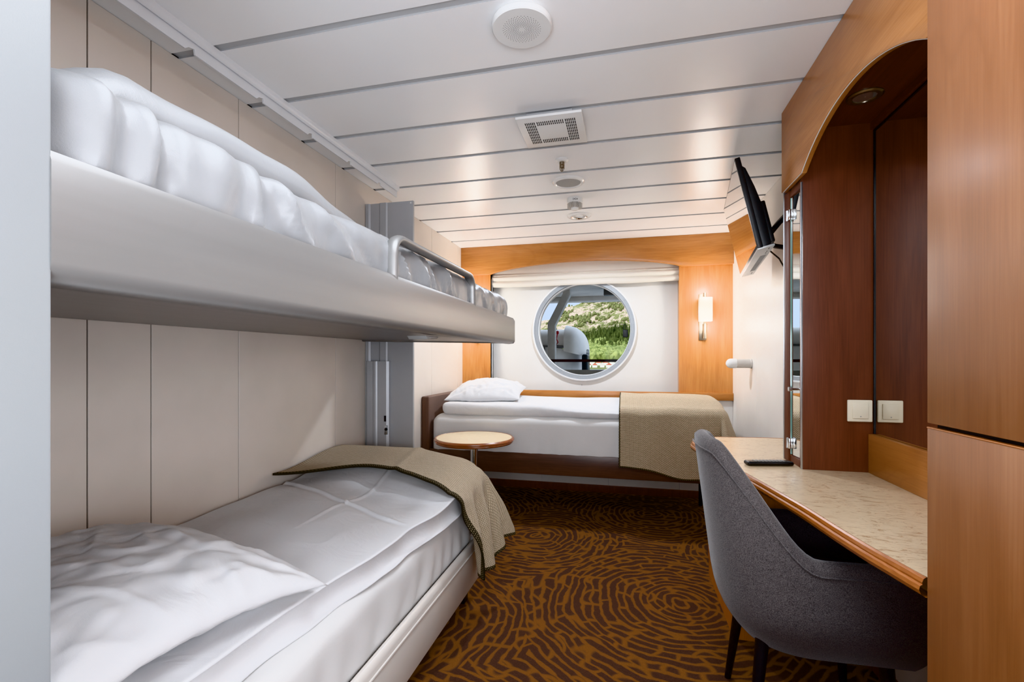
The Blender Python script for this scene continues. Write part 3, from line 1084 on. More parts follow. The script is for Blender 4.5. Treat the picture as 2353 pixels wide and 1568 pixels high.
b = B(); b.tube([(-1.490, Y0 - 0.004, 0.34), (-1.490, Y0 - 0.004, 0.894), (-1.490, Y0 + 0.01, 0.9055), (-1.490, 4.24, 0.9055)], 0.003, 8)
obj('piping', b, 'headboard_cloth', h_)
def fm_disp(p):
    p.y -= 0.006 * nz(p.x * 6, p.z * 4, 2) * sstep(3.5, 3.40, p.y)
    p.y -= 0.004 * math.sin(p.x * 40 + 6 * nz(p.x * 3, p.z * 3, 2)) * sstep(3.45, 3.4, p.y) * sstep(0.64, 0.53, p.z)
    p.x += 0.02 * sstep(0.70, 0.78, p.z) * sstep(-1.3, -1.45, p.x)
    p.z += 0.008 * nz(p.x * 3, p.y * 3, 8) * sstep(0.7, 0.76, p.z)
    return p
b = B(); b.rbox((-1.455, Y0 + 0.006, 0.446), (0.585, 4.215, 0.772), 0.06, 0.03, fm_disp)
o = obj('mattress', b, 'sheet_linen', smooth=180)
tag(o, 'thick mattress under a cream-white sheet on the far bed', 'mattress')
def fd_disp(p):
    f = sstep(3.5, 3.4, p.y)
    k = sstep(0.80, 0.84, p.z)
    p.z += k * (0.018 * nz(p.x * 3, p.y * 4, 3) - 0.028 * sstep(-1.0, 0.2, p.x) * f + 0.01)
    p.y += f * (0.016 * nz(p.x * 5, p.z * 6, 1)) + 0.01 * f
    p.x += 0.02 * nz(p.y * 6, p.z * 8, 4) * sstep(-1.2, -1.36, p.x)
    return p
b = B(); b.rbox((-1.375, Y0 + 0.012, 0.764), (0.56, 4.20, 0.848), 0.038, 0.03, fd_disp)
o = obj('duvet', b, 'white_linen', smooth=180)
tag(o, 'white duvet folded along the far bed below its pillow', 'duvet')
b = pillow((-1.13, 3.80, 0.905), 0.60, 0.60, 0.115, 0.12, 4.0, tilt=0.10, tilty=-0.02)
o = obj('pillow', b, 'white_linen', smooth=180)
tag(o, 'plump white pillow against the headboard of the far bed', 'pillow')
YD = Y0 + 0.03
def far_throw(u, v):
    # u: left border -> foot end and down; v: back -> front edge and down
    x = -0.052 + (0.60 + 0.052 + 0.24) * u
    Lb = 4.17
    hang = 0.44 + 0.06 * sstep(0.15, 0.5, u)
    s_ = (Lb - YD) + hang
    yy = Lb - s_ * v          # decreasing towards the front
    zt = 0.888 + 0.030 * math.sin(PI * min(1, max(0, (4.25 - yy) / 0.9))) * (1 - 0.3 * sstep(.3, .6, x)) + 0.008 * nz(x * 5, yy * 4, 2.2)
    zt -= 0.035 * sstep(3.62, 3.40, yy)
    p = drape(x, -yy, 0.60, -YD, zt, 0.05, 0.03, 0.008, 2.0, freq=24)
    p.y = -p.y
    if v > 0.99 or True:
        p.z += 0.0
    return p
throw('throw_blanket', far_throw, 110, 130, 0.89, 1.30, 'taupe woven throw hanging over the foot half of the far bed',
      lambda u, v: 1 if v > 0.985 or u < 0.008 or u > 0.98 else 0)

# ------------------------------------------------------------------ round side table
c = (-1.005, 3.055, 0.0)
tb = thing('round_table', 'small round cream-topped pedestal table between the two beds', 'table', c)
ZT = 0.662
b = B(); b.lathe([(0.0, ZT), (0.254, ZT), (0.254, ZT - 0.01), (0.0, ZT - 0.01)], c, 'z', 72)
obj('tabletop', b, 'table_laminate', tb)
b = B(); b.lathe([(0.254, ZT - 0.002), (0.262, ZT + 0.001), (0.270, ZT - 0.006), (0.272, ZT - 0.014), (0.264, ZT - 0.020), (0.266, ZT - 0.026), (0.258, ZT - 0.034), (0.236, ZT - 0.038), (0.0, ZT - 0.038)], c, 'z', 72)
obj('rim', b, 'table_rim_wood', tb, smooth=30)
b = B(); b.cyl((c[0], c[1], 0.02), (c[0], c[1], ZT - 0.038), 0.026, 0.026, 28)
obj('stem', b, 'chrome', tb)
b = B(); b.lathe([(0.19, 0.0), (0.19, 0.008), (0.17, 0.016), (0.03, 0.022), (0.0, 0.022)], c, 'z', 56)
obj('base', b, 'chrome', tb)

# ------------------------------------------------------------------ sconces and reading lamp
def sconce(cx, label):
    yw = YF
    s_ = thing('wall_sconce', label, 'lamp', (cx, yw, 1.36), 'brass wall sconces')
    b = B(); b.box(cx - 0.030, cx + 0.030, yw - 0.012, yw, 1.352, 1.746, 0.002)
    obj('wall_plate', b, 'brushed_nickel', s_)
    b = B(); b.cyl((cx + 0.014, yw - 0.040, 1.365), (cx + 0.014, yw - 0.040, 1.49), 0.017, 0.017, 20)
    b.box(cx + 0.004, cx + 0.024, yw - 0.04, yw - 0.01, 1.40, 1.415)
    b.cyl((cx + 0.014, yw - 0.040, 1.49), (cx + 0.014, yw - 0.040, 1.52), 0.006, 0.006, 10)
    obj('arm', b, 'brushed_nickel', s_)
    b = B(); b.cyl((cx + 0.014, yw - 0.040, 1.70), (cx + 0.014, yw - 0.040, 1.752), 0.013, 0.013, 16)
    b.box(cx + 0.004, cx + 0.024, yw - 0.04, yw - 0.01, 1.715, 1.73)
    obj('finial', b, 'brushed_nickel', s_)
    b = B(); b.box(cx - 0.036, cx + 0.070, yw - 0.075, yw - 0.018, 1.508, 1.712, 0.006)
    o = obj('lamp_shade', b, 'lit_shade', s_)
    # its material reads height from its own origin
    for vtx in o.data.vertices:
        vtx.co.z -= 0.148
    o.location.z = 0.148
    for k in (0, 1):
        li = bpy.data.lights.new('sconce_light', 'POINT')
        li.energy = 6.0; li.color = (1.0, 0.91, 0.78); li.shadow_soft_size = 0.05
        lo = bpy.data.objects.new('sconce_light', li); COL.objects.link(lo)
        lo.location = (cx + 0.017, yw - 0.12, 1.46 if k == 0 else 1.76)
    return s_
sconce(0.628, 'lit wall sconce with frosted shade to the right of the window')
sconce(-1.393, 'wall sconce on the wood panel left of the window, behind the bunk')

c = (XR, 3.69, 1.160)
rl = thing('reading_lamp', 'short white tube reading lamp sticking out of the right wall', 'lamp', c)
b = B(); b.lathe([(0.0, 0.0), (0.036, 0.0), (0.036, -0.008), (0.033, -0.012), (0.033, -0.100), (0.0, -0.100)], c, 'x', 32)
obj('base', b, 'lamp_grey', rl)
b = B(); b.lathe([(0.034, -0.1005), (0.035, -0.104)] + [(0.035 * math.cos(a), -0.135 - 0.036 * math.sin(a)) for a in [k * PI / 16 for k in range(8)]] + [(0.0, -0.171)], c, 'x', 32)
obj('head', b, 'white_plastic', rl)

# ------------------------------------------------------------------ television on its arm
nb, fbp = Vector((0.599, 2.433, 1.712)), Vector((0.701, 3.245, 1.712))
wdir = (fbp - nb).normalized()
top = Vector((0.499, 2.433, 2.150))
hdir = (top - nb); hdir -= wdir * hdir.dot(wdir); TH = hdir.length; hdir.normalize()
ndir = wdir.cross(hdir).normalized()        # towards the wall
if ndir.x < 0: ndir = -ndir
TW = (fbp - nb).length
TM = Matrix((( wdir.x, ndir.x, hdir.x, nb.x), (wdir.y, ndir.y, hdir.y, nb.y), (wdir.z, ndir.z, hdir.z, nb.z), (0, 0, 0, 1)))
tv = thing('television', 'flat black television tilted forward on a bracket on the right wall', 'television', TM @ Vector((TW / 2, 0.03, 0)))
b = B(); b.box(0, TW, 0.0, 0.024, 0, TH, 0.003, mat=TM)
obj('bezel', b, 'black_plastic', tv)
b = B(); b.box(0.009, TW - 0.009, -0.0012, 0.002, 0.016, TH - 0.009, 0, mat=TM)
obj('screen', b, 'tv_glass', tv)
b = B()
t_ = bmesh.new()
b.prism([(0.024, 0.004), (0.066, 0.012), (0.070, 0.20), (0.058, 0.30), (0.040, TH - 0.05), (0.024, TH - 0.03)], 'x', 0.03, TW - 0.03, 0.003)
b.box(0.10, TW - 0.10, 0.068, 0.098, 0.03, 0.24, 0.006)
b.bm.transform(TM)
obj('housing', b, 'black_plastic', tv)
b = B(); b.box(0.004, TW - 0.004, 0.0, 0.073, -0.006, 0.003, 0.001)
b.bm.transform(TM)
un = obj('underside', b, 'tv_underside', tv)
b = B()
for k in range(34):
    x = 0.20 + 0.0135 * k
    b.box(x, x + 0.006, 0.034, 0.062, -0.0068, -0.0055)
b.bm.transform(TM)
obj('vent_slots', b, 'grey_plastic', un)
for x, wd_ in ((0.03, 0.03), (0.10, 0.018), (0.14, 0.018), (0.71, 0.018), (0.745, 0.018)):
    b = B(); b.box(x, x + wd_, 0.050, 0.055, -0.0068, -0.0055)
    b.bm.transform(TM)
    obj('port', b, 'black_plastic', un)

pm = TM @ Vector((TW * 0.46, 0.100, 0.10))
br = thing('tv_bracket', 'black swivel wall bracket holding up the television', 'bracket', (XR, pm.y, 1.80))
b = B(); b.box(XR - 0.014, XR, pm.y - 0.05, pm.y + 0.05, 1.70, 2.02, 0.002)
obj('wall_plate', b, 'black_metal', br)
b = B()
b.tube([(XR - 0.012, pm.y, 1.99), (pm.x + 0.06, pm.y - 0.05, pm.z + 0.08), (pm.x + 0.014, pm.y - 0.02, pm.z + 0.02)], 0.014, 8, sx=1.6)
obj('arm', b, 'black_metal', br)
b = B()
b.tube([(XR - 0.012, pm.y, 1.78), (pm.x + 0.06, pm.y + 0.02, pm.z - 0.03), (pm.x + 0.016, pm.y, pm.z - 0.02)], 0.013, 8, sx=1.4)
obj('arm', b, 'black_metal', br)
b = B(); b.box(-0.07, 0.07, 0.0, 0.012, -0.07, 0.07, 0.002)
b.bm.transform(Matrix.Translation(pm) @ TM.to_3x3().to_4x4())
obj('mount_plate', b, 'black_metal', br)
b = B(); b.tube([TM @ Vector((0.25, 0.07, 0.05)), (0.78, 2.75, 1.72), (0.83, 2.8, 1.66), (0.845, 2.86, 1.70), (XR - 0.004, 2.9, 1.74)], 0.004, 8)
o = obj('power_cable', b, 'black_plastic'); tag(o, 'thin black cable looping from the television to the wall', 'cable')
b = B(); b.box(XR - 0.03, XR, 2.74, 2.80, 1.62, 1.70, 0.004)
o = obj('cable_socket', b, 'white_plastic'); tag(o, 'small white wall socket below the television bracket', 'socket')

# ------------------------------------------------------------------ desk
def smoothpath(pts, n=8):
    out = []
    for i in range(len(pts) - 1):
        p0, p1, p2, p3 = pts[max(0, i - 1)], pts[i], pts[i + 1], pts[min(len(pts) - 1, i + 2)]
        for k in range(n):
            t = k / n
            out.append(tuple(0.5 * ((2 * p1[a]) + (-p0[a] + p2[a]) * t + (2 * p0[a] - 5 * p1[a] + 4 * p2[a] - p3[a]) * t * t + (-p0[a] + 3 * p1[a] - 3 * p2[a] + p3[a]) * t ** 3) for a in (0, 1)))
    out.append(pts[-1])
    return out
front = smoothpath([(0.865, 2.868), (0.62, 2.845), (0.44, 2.812), (0.375, 2.755), (0.348, 2.66), (0.349, 2.56), (0.40, 2.20), (0.462, 1.864), (0.490, 1.70),
                    (0.516, 1.544), (0.535, 1.383), (0.552, 1.264), (0.567, 1.187), (0.583, 1.105)], 6)
DZ = 0.756
desk = thing('desk', 'built-in cream laminate desk with curved wood edge along the right wall', 'desk', (0.65, 2.0, 0.0))
b = B(); b.prism(front + [(0.910, 1.105), (0.910, 2.08), (0.865, 2.21)], 'z', DZ - 0.028, DZ)
obj('desktop', b, 'desk_laminate', desk, smooth=0)
# moulded edge swept along the front
def sweep(path, prof, b):
    rows = []
    n = len(path)
    for i, p in enumerate(path):
        a, c_ = path[max(0, i - 1)], path[min(n - 1, i + 1)]
        d = Vector((c_[0] - a[0], c_[1] - a[1], 0)).normalized()
        nrm = Vector((d.y, -d.x, 0))
        rows.append([b.bm.verts.new((p[0] - nrm.x * o_ * -1, p[1] - nrm.y * o_ * -1, z)) for o_, z in prof])
    for r0, r1 in zip(rows, rows[1:]):
        for k in range(len(prof)):
            k2 = (k + 1) % len(prof)
            b.bm.faces.new([r0[k], r0[k2], r1[k2], r1[k]])
    bmesh.ops.recalc_face_normals(b.bm, faces=list(b.bm.faces))
# outward is -normal for this direction of travel; check the sign from the first bend
d0 = Vector((front[40][0] - front[39][0], front[40][1] - front[39][1]))
sgn = 1.0 if d0.y < 0 and d0.x > 0 else 1.0
prof = [(0.0, DZ - 0.001), (0.006, DZ + 0.0015), (0.011, DZ - 0.002), (0.014, DZ - 0.009), (0.013, DZ - 0.013), (0.018, DZ - 0.016), (0.020, DZ - 0.024), (0.016, DZ - 0.033), (0.007, DZ - 0.039), (-0.02, DZ - 0.039), (-0.02, DZ - 0.028), (0.0, DZ - 0.028)]
b = B(); sweep(front, [(o_, z) for o_, z in prof], b)
obj('desk_edge', b, 'edge_wood', desk, smooth=30)

cabx = 0.438
cab = thing('desk_cabinet', 'orange wood drawer cabinet under the far end of the desk', 'cabinet', (0.65, 2.49, 0.0))
b = B(); b.box(cabx, XR - 0.002, 2.17, 2.80, 0.09, DZ - 0.04, 0.002)
obj('carcass', b, 'desk_side_wood', cab)
b = B(); b.box(cabx + 0.003, XR - 0.002, 2.175, 2.795, 0.0, 0.09)
obj('plinth', b, 'desk_side_wood', cab)
for z0, z1 in ((0.09, 0.37), (0.38, DZ - 0.045)):
    b = B(); b.box(cabx + 0.006, XR - 0.01, 2.148, 2.168, z0, z1, 0.003)
    d_ = obj('drawer', b, 'desk_side_wood', cab)
    b = B(); b.box(0.52, 0.78, 2.130, 2.147, z1 - 0.05, z1 - 0.03, 0.004)
    obj('handle', b, 'niche_wood', d_)
b = B(); b.box(0.925, 0.943, 1.10, 2.14, 0.0, DZ - 0.03)
o = obj('kneehole_panel', b, 'wall_white'); o['kind'] = 'structure'
b = B(); b.box(0.912, 0.924, 1.10, 2.14, 0.0, 0.06)
o = obj('baseboard_right', b, 'niche_wood'); o['kind'] = 'structure'

# remote control
rc = thing('remote_control', 'black remote control with grey keys lying on the desk', 'remote control', (0.568, 2.126, DZ))
b = B()
rm = Matrix.Translation((0.565, 2.130, DZ)) @ Matrix.Rotation(math.radians(12), 4, 'Z')
b.rbox((-0.092, -0.024, 0.001), (0.092, 0.024, 0.018), 0.008, 0.03); b.bm.transform(rm)
obj('body', b, 'black_plastic', rc)
b = B()
for i in range(9):
    for j in range(3):
        b.box(-0.06 + 0.014 * i, -0.051 + 0.014 * i, -0.014 + 0.011 * j, -0.007 + 0.011 * j, 0.0178, 0.0196, 0.001)
b.bm.transform(rm)
obj('keys', b, 'remote_key', rc)

# ------------------------------------------------------------------ vanity unit: arch, tower, mirrors
van = thing('vanity_unit', 'built-in wood vanity with arched top panel and mirror above the desk', 'vanity unit', (0.78, 1.67, DZ))
XA = 0.648
pts = [(2.252, 1.905), (2.252, H - 0.001), (1.10, H - 0.001), (1.10, 1.905), (1.238, 1.905)]
ar = []
for k in range(0, 41):
    dy = -0.39 + 0.78 * k / 40
    ar.append((1.632 + dy, 1.905 + 0.115 - (0.72 - math.sqrt(0.72 ** 2 - dy ** 2))))
pts += ar + [(2.022, 1.905)]
b = B(); b.prism(pts, 'x', XA, XA + 0.022, 0.002, 2)
obj('arch_panel', b, 'beech_lengthwise', van)
b = B(); b.tube([(XA + 0.004, y, z + 0.0005) for y, z in [(1.10, 1.905), (1.238, 1.905)] + ar + [(2.022, 1.905), (2.252, 1.905)]], 0.0022, 8, up=(1, 0, 0))
obj('edge_strip', b, 'bed_rail_paint', van)
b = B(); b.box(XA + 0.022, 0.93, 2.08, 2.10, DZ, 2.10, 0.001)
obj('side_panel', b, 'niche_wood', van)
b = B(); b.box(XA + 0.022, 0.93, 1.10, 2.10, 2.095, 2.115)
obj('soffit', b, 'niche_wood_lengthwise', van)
b = B(); b.box(0.918, 0.930, 1.10, 2.079, 0.905, 2.066)
mr = obj('mirror', b, 'dark_mirror', van, smooth=0)
b = B(); b.box(0.9145, 0.9178, 2.0735, 2.0795, 0.906, 2.064, 0); b.box(0.9145, 0.9178, 1.10, 2.0795, 2.060, 2.066, 0)
obj('mirror_edge', b, 'black_plastic', mr)
b = B(); b.box(0.905, 0.93, 1.10, 2.079, 2.067, 2.094)
obj('top_strip', b, 'niche_wood_lengthwise', van)
b = B(); b.box(0.898, 0.93, 1.10, 2.079, DZ, 0.904, 0.002)
obj('backsplash', b, 'beech_lengthwise', van)
# tower with the narrow mirror door
XT = 0.668
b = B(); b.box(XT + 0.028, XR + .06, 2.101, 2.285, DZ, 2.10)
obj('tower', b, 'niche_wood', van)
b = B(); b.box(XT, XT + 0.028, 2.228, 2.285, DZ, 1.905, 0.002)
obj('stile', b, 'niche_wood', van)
b = B(); b.box(XT - 0.002, XT + 0.2, 2.2855, 2.292, DZ, H - 0.02, 0.001)
obj('corner_strip', b, 'aluminium', van)
b = B(); b.box(XT + 0.006, XT + 0.028, 2.101, 2.2275, DZ + 0.001, DZ + 0.03)
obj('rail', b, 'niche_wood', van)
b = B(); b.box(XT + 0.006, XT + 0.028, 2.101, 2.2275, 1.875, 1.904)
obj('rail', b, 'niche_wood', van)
b = B(); b.prism([(XT + 0.0275, 2.103), (XT + 0.0275, 2.226), (XT + 0.0095, 2.226), (XT + 0.0175, 2.103)], 'z', DZ + 0.032, 1.873)
md = obj('mirror_door', b, 'mirror', van, smooth=0)
b = B(); b.box(XT + 0.006, XT + 0.0094, 2.2235, 2.226, DZ + 0.032, 1.873)
obj('glass_edge', b, 'glass_edge', md)
for z in (0.835, 1.80):
    b = B()
    b.box(XT - 0.004, XT + 0.012, 2.206, 2.236, z - 0.022, z + 0.022, 0.002)
    b.cyl((XT - 0.004, 2.232, z - 0.022), (XT - 0.004, 2.232, z + 0.022), 0.004, 0.004, 12)
    obj('hinge', b, 'chrome', md)
b = B(); b.cyl((XT - 0.02, 2.150, 1.068), (XT + 0.016, 2.150, 1.068), 0.006, 0.006, 16); b.cyl((XT - 0.024, 2.150, 1.068), (XT - 0.012, 2.150, 1.068), 0.009, 0.009, 16)
obj('handle', b, 'chrome', md)
b = B(); b.box(XT - 0.001, XT + 0.006, 2.079, 2.0845, DZ, 1.89, 0.001)
obj('front_strip', b, 'aluminium', van)

c = (0.795, 1.864, 2.095)
sp = thing('spotlight', 'small unlit recessed spotlight in the dark wood soffit of the vanity', 'light', c)
b = B(); b.lathe([(0.054, 0.0), (0.054, -0.003), (0.048, -0.007), (0.036, -0.006), (0.034, 0.0)], c, 'z', 40, cap=False)
obj('ring', b, 'brushed_nickel', sp)
b = B(); b.lathe([(0.036, -0.003), (0.03, -0.0015), (0.012, -0.0008), (0.0, -0.004)], c, 'z', 20)
obj('bulb', b, 'bulb_glass', sp, smooth=0)

sx = 0.868
sw = thing('light_switch', 'cream light switch on the dark wood side of the vanity', 'switch', (sx, 2.08, 0.992))
b = B(); b.box(sx - 0.042, sx + 0.042, 2.070, 2.0798, 0.950, 1.034, 0.004, 3)
obj('frame', b, 'cream_plastic', sw)
b = B(); b.box(sx - 0.027, sx + 0.027, 2.066, 2.0705, 0.963, 1.021, 0.002, 2)
rk = obj('rocker', b, 'cream_plastic', sw)
b = B(); b.cyl((sx, 2.0662, 0.971), (sx, 2.0655, 0.971), 0.0022, 0.0022, 10)
obj('indicator', b, 'grey_plastic', rk)

# ------------------------------------------------------------------ wardrobe at the right
XW = 0.570
wd = thing('wardrobe', 'tall orange-brown wood wardrobe filling the right edge of the picture', 'wardrobe', (0.75, 0.1, 0.0))
YW = 1.088
b = B(); b.box(XW + 0.022, 0.944, -1.19, YW - 0.004, 0.0, H - 0.002)
obj('carcass', b, 'wardrobe_wood', wd)
b = B(); b.box(XW, XW + 0.021, 0.30, YW, 1.066, H - 0.004, 0.0015)
obj('door', b, 'wardrobe_wood', wd)
b = B(); b.box(XW, XW + 0.021, 0.30, YW, 0.06, 1.058, 0.0015)
obj('door', b, 'wardrobe_wood', wd)
b = B(); b.box(XW, XW + 0.021, -1.19, 0.296, 0.06, H - 0.004, 0.0015)
obj('door', b, 'wardrobe_wood', wd)
b = B(); b.box(XW + 0.012, XW + 0.0215, 0.30, YW - 0.01, 1.05, 1.075)
obj('gap_strip', b, 'dark_gap', wd)
b = B(); b.box(XW - 0.0006, XW + 0.021, 0.30, YW + 0.0006, 1.0555, 1.0586, 0.0008)
obj('edge_strip', b, 'edge_wood', wd)

# ------------------------------------------------------------------ upholstered chair at the desk
CX_, CY_ = 0.545, 1.735
ch = thing('desk_chair', 'grey felt tub chair with black legs pushed up to the desk', 'chair', (CX_, CY_, 0.0))
def U(s_):
    """plan curve of the shell, s in [-1,1]; 0 is the middle of the back (towards -x), ends are the arm fronts (+x)"""
    A = 0.265          # half width
    a = abs(s_)
    if a < 0.62:
        th_ = a / 0.62 * (PI / 2)
        x = -0.255 * math.cos(th_) ** 0.85
        y = A * math.sin(th_) ** 0.80
    else:
        x = (a - 0.62) / 0.38 * 0.27
        y = A - 0.012 * ((a - 0.62) / 0.38)
    return x, math.copysign(y, s_) * -1
def rim(s_):
    a = abs(s_)
    k = 1 - sstep(0.20, 0.60, a)
    return 0.607 + 0.305 * k ** 0.92 + 0.015 * (1 - sstep(0, 0.3, a)) 
ZB_ = 0.312
def shell(off, s_, t):
    x, y = U(s_)
    z = ZB_ + (rim(s_) - ZB_) * t
    # tuck in towards the bottom, lean out towards the top of the back
    low = (1 - min(1, (z - ZB_) / 0.17))
    k = 1 - 0.30 * low ** 2.2 - off
    h_ = max(0.0, z - 0.45)
    back = 1 - sstep(0.25, 0.62, abs(s_))
    px = x * k - 0.13 * h_ * back
    if x > 0: px = x * (1 - 0.10 * low ** 2)
    py = y * (1 - 0.30 * low ** 2.2 - off) * (1 - 0.22 * back * sstep(0.55, 0.9, z))
    return Vector((CX_ + px, CY_ + py, z))
b = B()
NS, NTT = 72, 24
def closed_shell(u, v):
    s_ = -1 + 2 * u
    # v: 0..0.46 outside going up, 0.46..0.54 over the rim, 0.54..1 inside going down
    if v < 0.46:
        return shell(0.0, s_, v / 0.46)
    if v > 0.54:
        t = 1 - (v - 0.54) / 0.46
        return shell(0.19, s_, 0.16 + 0.84 * t)
    q = (v - 0.46) / 0.08
    p = shell(0.19 * q, s_, 1.0)
    p.z += 0.018 * math.sin(PI * q)
    return p
b.grid(closed_shell, NS, 56)
# close the arm fronts
b.bm.verts.ensure_lookup_table()
bmesh.ops.holes_fill(b.bm, edges=[e for e in b.bm.edges if e.is_boundary], sides=0)
bmesh.ops.recalc_face_normals(b.bm, faces=list(b.bm.faces))
obj('backrest', b, 'grey_felt', ch, smooth=60)
def seam_pt(u):
    p = shell(-0.008, -1 + 2 * u, 1.0); p.z -= 0.020
    return p
b = B(); b.tube([seam_pt(k / 70) for k in range(71)], 0.0022, 6)
obj('seam', b, 'grey_felt', ch)
def seat_fn(p):
    d = math.hypot((p.x - CX_ - 0.02) / 0.3, (p.y - CY_) / 0.25)
    if p.z > 0.45: p.z += 0.02 * max(0, 1 - d * d)
    a = math.hypot(p.x - CX_, p.y - CY_)
    if p.x < CX_:
        lim = 0.215
        if a > lim:
            p.x = CX_ + (p.x - CX_) * lim / a
            p.y = CY_ + (p.y - CY_) * lim / a
    return p
b = B(); b.rbox((CX_ - 0.22, CY_ - 0.212, 0.352), (CX_ + 0.285, CY_ + 0.212, 0.468), 0.03, 0.03, seat_fn)
obj('seat', b, 'grey_felt', ch, smooth=180)
b = B(); b.prism([(CX_ + 0.19 * math.cos(a) * (1.25 if math.cos(a) > 0 else 0.95), CY_ + 0.185 * math.sin(a)) for a in [2 * PI * k / 40 for k in range(40)]], 'z', 0.332, 0.352)
obj('seat_base', b, 'black_metal', ch)
for dx, dy in ((-0.135, -0.135), (-0.135, 0.135), (0.18, -0.145), (0.18, 0.145)):
    ex = dx * 1.32 if dx < 0 else dx * 1.15
    b = B(); b.cyl((CX_ + ex, CY_ + dy * 1.28, 0.0), (CX_ + dx, CY_ + dy, 0.36), 0.011, 0.021, 20)
    obj('leg', b, 'black_metal', ch)

# ------------------------------------------------------------------ outside
b = B(); b.box(-14, 6, YB + 0.19, YB + 0.35, 2.05, 16); b.box(-14, -1.2, YB + 0.19, YB + 0.35, -10, 2.05); b.box(0.42, 6, YB + 0.19, YB + 0.35, -10, 2.05); b.box(-1.2, 0.42, YB + 0.19, YB + 0.35, -10, 0.86)
struct('wall_hull', b, 'ship_grey', smooth=0)
b = B(); b.box(-14, 6, YB + 0.35, 10.2, 2.50, 2.62); b.box(-14, 6, 9.9, 10.2, 2.40, 2.51, 0.03)
o = struct('roof_deck', b, 'ship_grey')
b = B(); b.box(-0.41, -0.22, 8.8, 8.95, 2.36, 2.50, 0.01)
o = obj('deck_lamp', b, 'boat_trim'); tag(o, 'small grey lamp box hanging from the deck overhead outside the porthole', 'deck lamp')

b = B(); b.box(-14, 6, YB + 0.35, 10.2, -0.75, -0.6)
struct('floor_deck', b, 'house_wall', smooth=0)
# lifeboat on its davit
LY = 10.0
lb = thing('lifeboat', 'grey enclosed lifeboat hanging outside the porthole', 'lifeboat', (-3.2, LY + 0.6, 0.2))
def lb_sec(x):
    """half-width and taper towards the rounded stern at the right end"""
    t = sstep(-1.45, -0.88, x)
    return t
b = B()
def hullf(u, v):
    x = -6.0 + (5.12) * u
    t = sstep(-1.75, -0.86, x)
    w = 1.15 * (1 - 0.75 * t ** 2)
    a = PI * v
    z = 1.46 - 0.10 * t - (1.15 - 0.45 * t) * math.sin(a) ** 0.7
    return Vector((x, LY + 1.15 - w * math.cos(a), z))
b.grid(hullf, 40, 24)
b.bm.verts.ensure_lookup_table()
bmesh.ops.holes_fill(b.bm, edges=[e for e in b.bm.edges if e.is_boundary], sides=0)
bmesh.ops.recalc_face_normals(b.bm, faces=list(b.bm.faces))
obj('hull', b, 'boat_shell', lb, smooth=50)
b = B()
def roof(u, v):
    x = -6.0 + (4.78) * u
    a = PI * v
    return Vector((x, LY + 1.15 - 1.12 * math.copysign(abs(math.cos(a)) ** 0.6, math.cos(a)), 1.47 + 0.40 * math.sin(a) ** 0.5))
b.grid(roof, 20, 24)
obj('canopy', b, 'boat_shell', lb, smooth=50)
b = B()
def dome(u, v):
    # rounded stern cover
    x = -1.30 + 0.42 * u
    k = math.sqrt(max(0.0, 1 - (max(0.0, u - 0.25) / 0.75) ** 2.2))
    k = 0.12 + 0.88 * k
    a = PI * v
    return Vector((x, LY + 1.15 - (1.17 * (0.35 + 0.65 * k)) * math.copysign(abs(math.cos(a)) ** 0.6, math.cos(a)), 1.36 - 0.1 * u + (0.10 + 0.50 * k) * math.sin(a) ** 0.5))
b.grid(dome, 24, 28)
b.bm.verts.ensure_lookup_table()
bmesh.ops.holes_fill(b.bm, edges=[e for e in b.bm.edges if e.is_boundary], sides=0)
obj('stern_cover', b, 'boat_shell', lb, smooth=60)
b = B(); b.tube([(-6.0, LY - 0.02, 1.47), (-1.45, LY - 0.02, 1.47), (-1.2, LY + 0.02, 1.45), (-1.0, LY + 0.3, 1.40), (-0.88, LY + 0.8, 1.34), (-0.87, LY + 1.2, 1.33)], 0.022, 8)
obj('fender', b, 'boat_trim', lb)
for x in (-1.72, -2.3):
    b = B(); b.box(x, x + 0.02, LY - 0.03, LY, 0.95, 1.46)
    obj('seam', b, 'boat_trim', lb)
b = B(); b.tube([(-1.42, LY - 0.07, 1.74), (-1.44, LY - 0.09, 1.62), (-1.41, LY - 0.07, 1.55), (-1.48, LY - 0.1, 1.44), (-1.62, LY - 0.07, 1.42)], 0.012, 6); b.lathe([(0, .05), (.03, .03), (.03, -.02), (0, -.04)], (-1.42, LY - .08, 1.75), 'z', 12)
obj('rope', b, 'red_paint', lb)
b = B(); b.box(-2.18, -2.08, LY - 0.05, LY, 1.50, 1.72)
obj('hatch', b, 'black_plastic', lb)
b = B()
mk = Matrix.Translation((-1.98, LY - 0.035, 1.60))
b.box(-0.03, 0.03, -0.03, 0.0, -0.006, 0.006, mat=mk @ Matrix.Rotation(0.9, 4, 'Y')); b.box(-0.03, 0.03, -0.03, 0.0, -0.006, 0.006, mat=mk @ Matrix.Rotation(-0.9, 4, 'Y'))
b.box(-0.03, 0.03, -0.03, 0.0, 0.03, 0.04, mat=mk); b.box(-0.03, 0.03, -0.03, 0.0, -0.04, -0.03, mat=mk)
obj('marking', b, 'black_plastic', lb)
b = B(); b.rbox((-0.93, LY + 0.1, 0.92), (-0.80, LY + 0.7, 1.30), 0.05, 0.1)
obj('rudder_housing', b, 'black_plastic', lb)

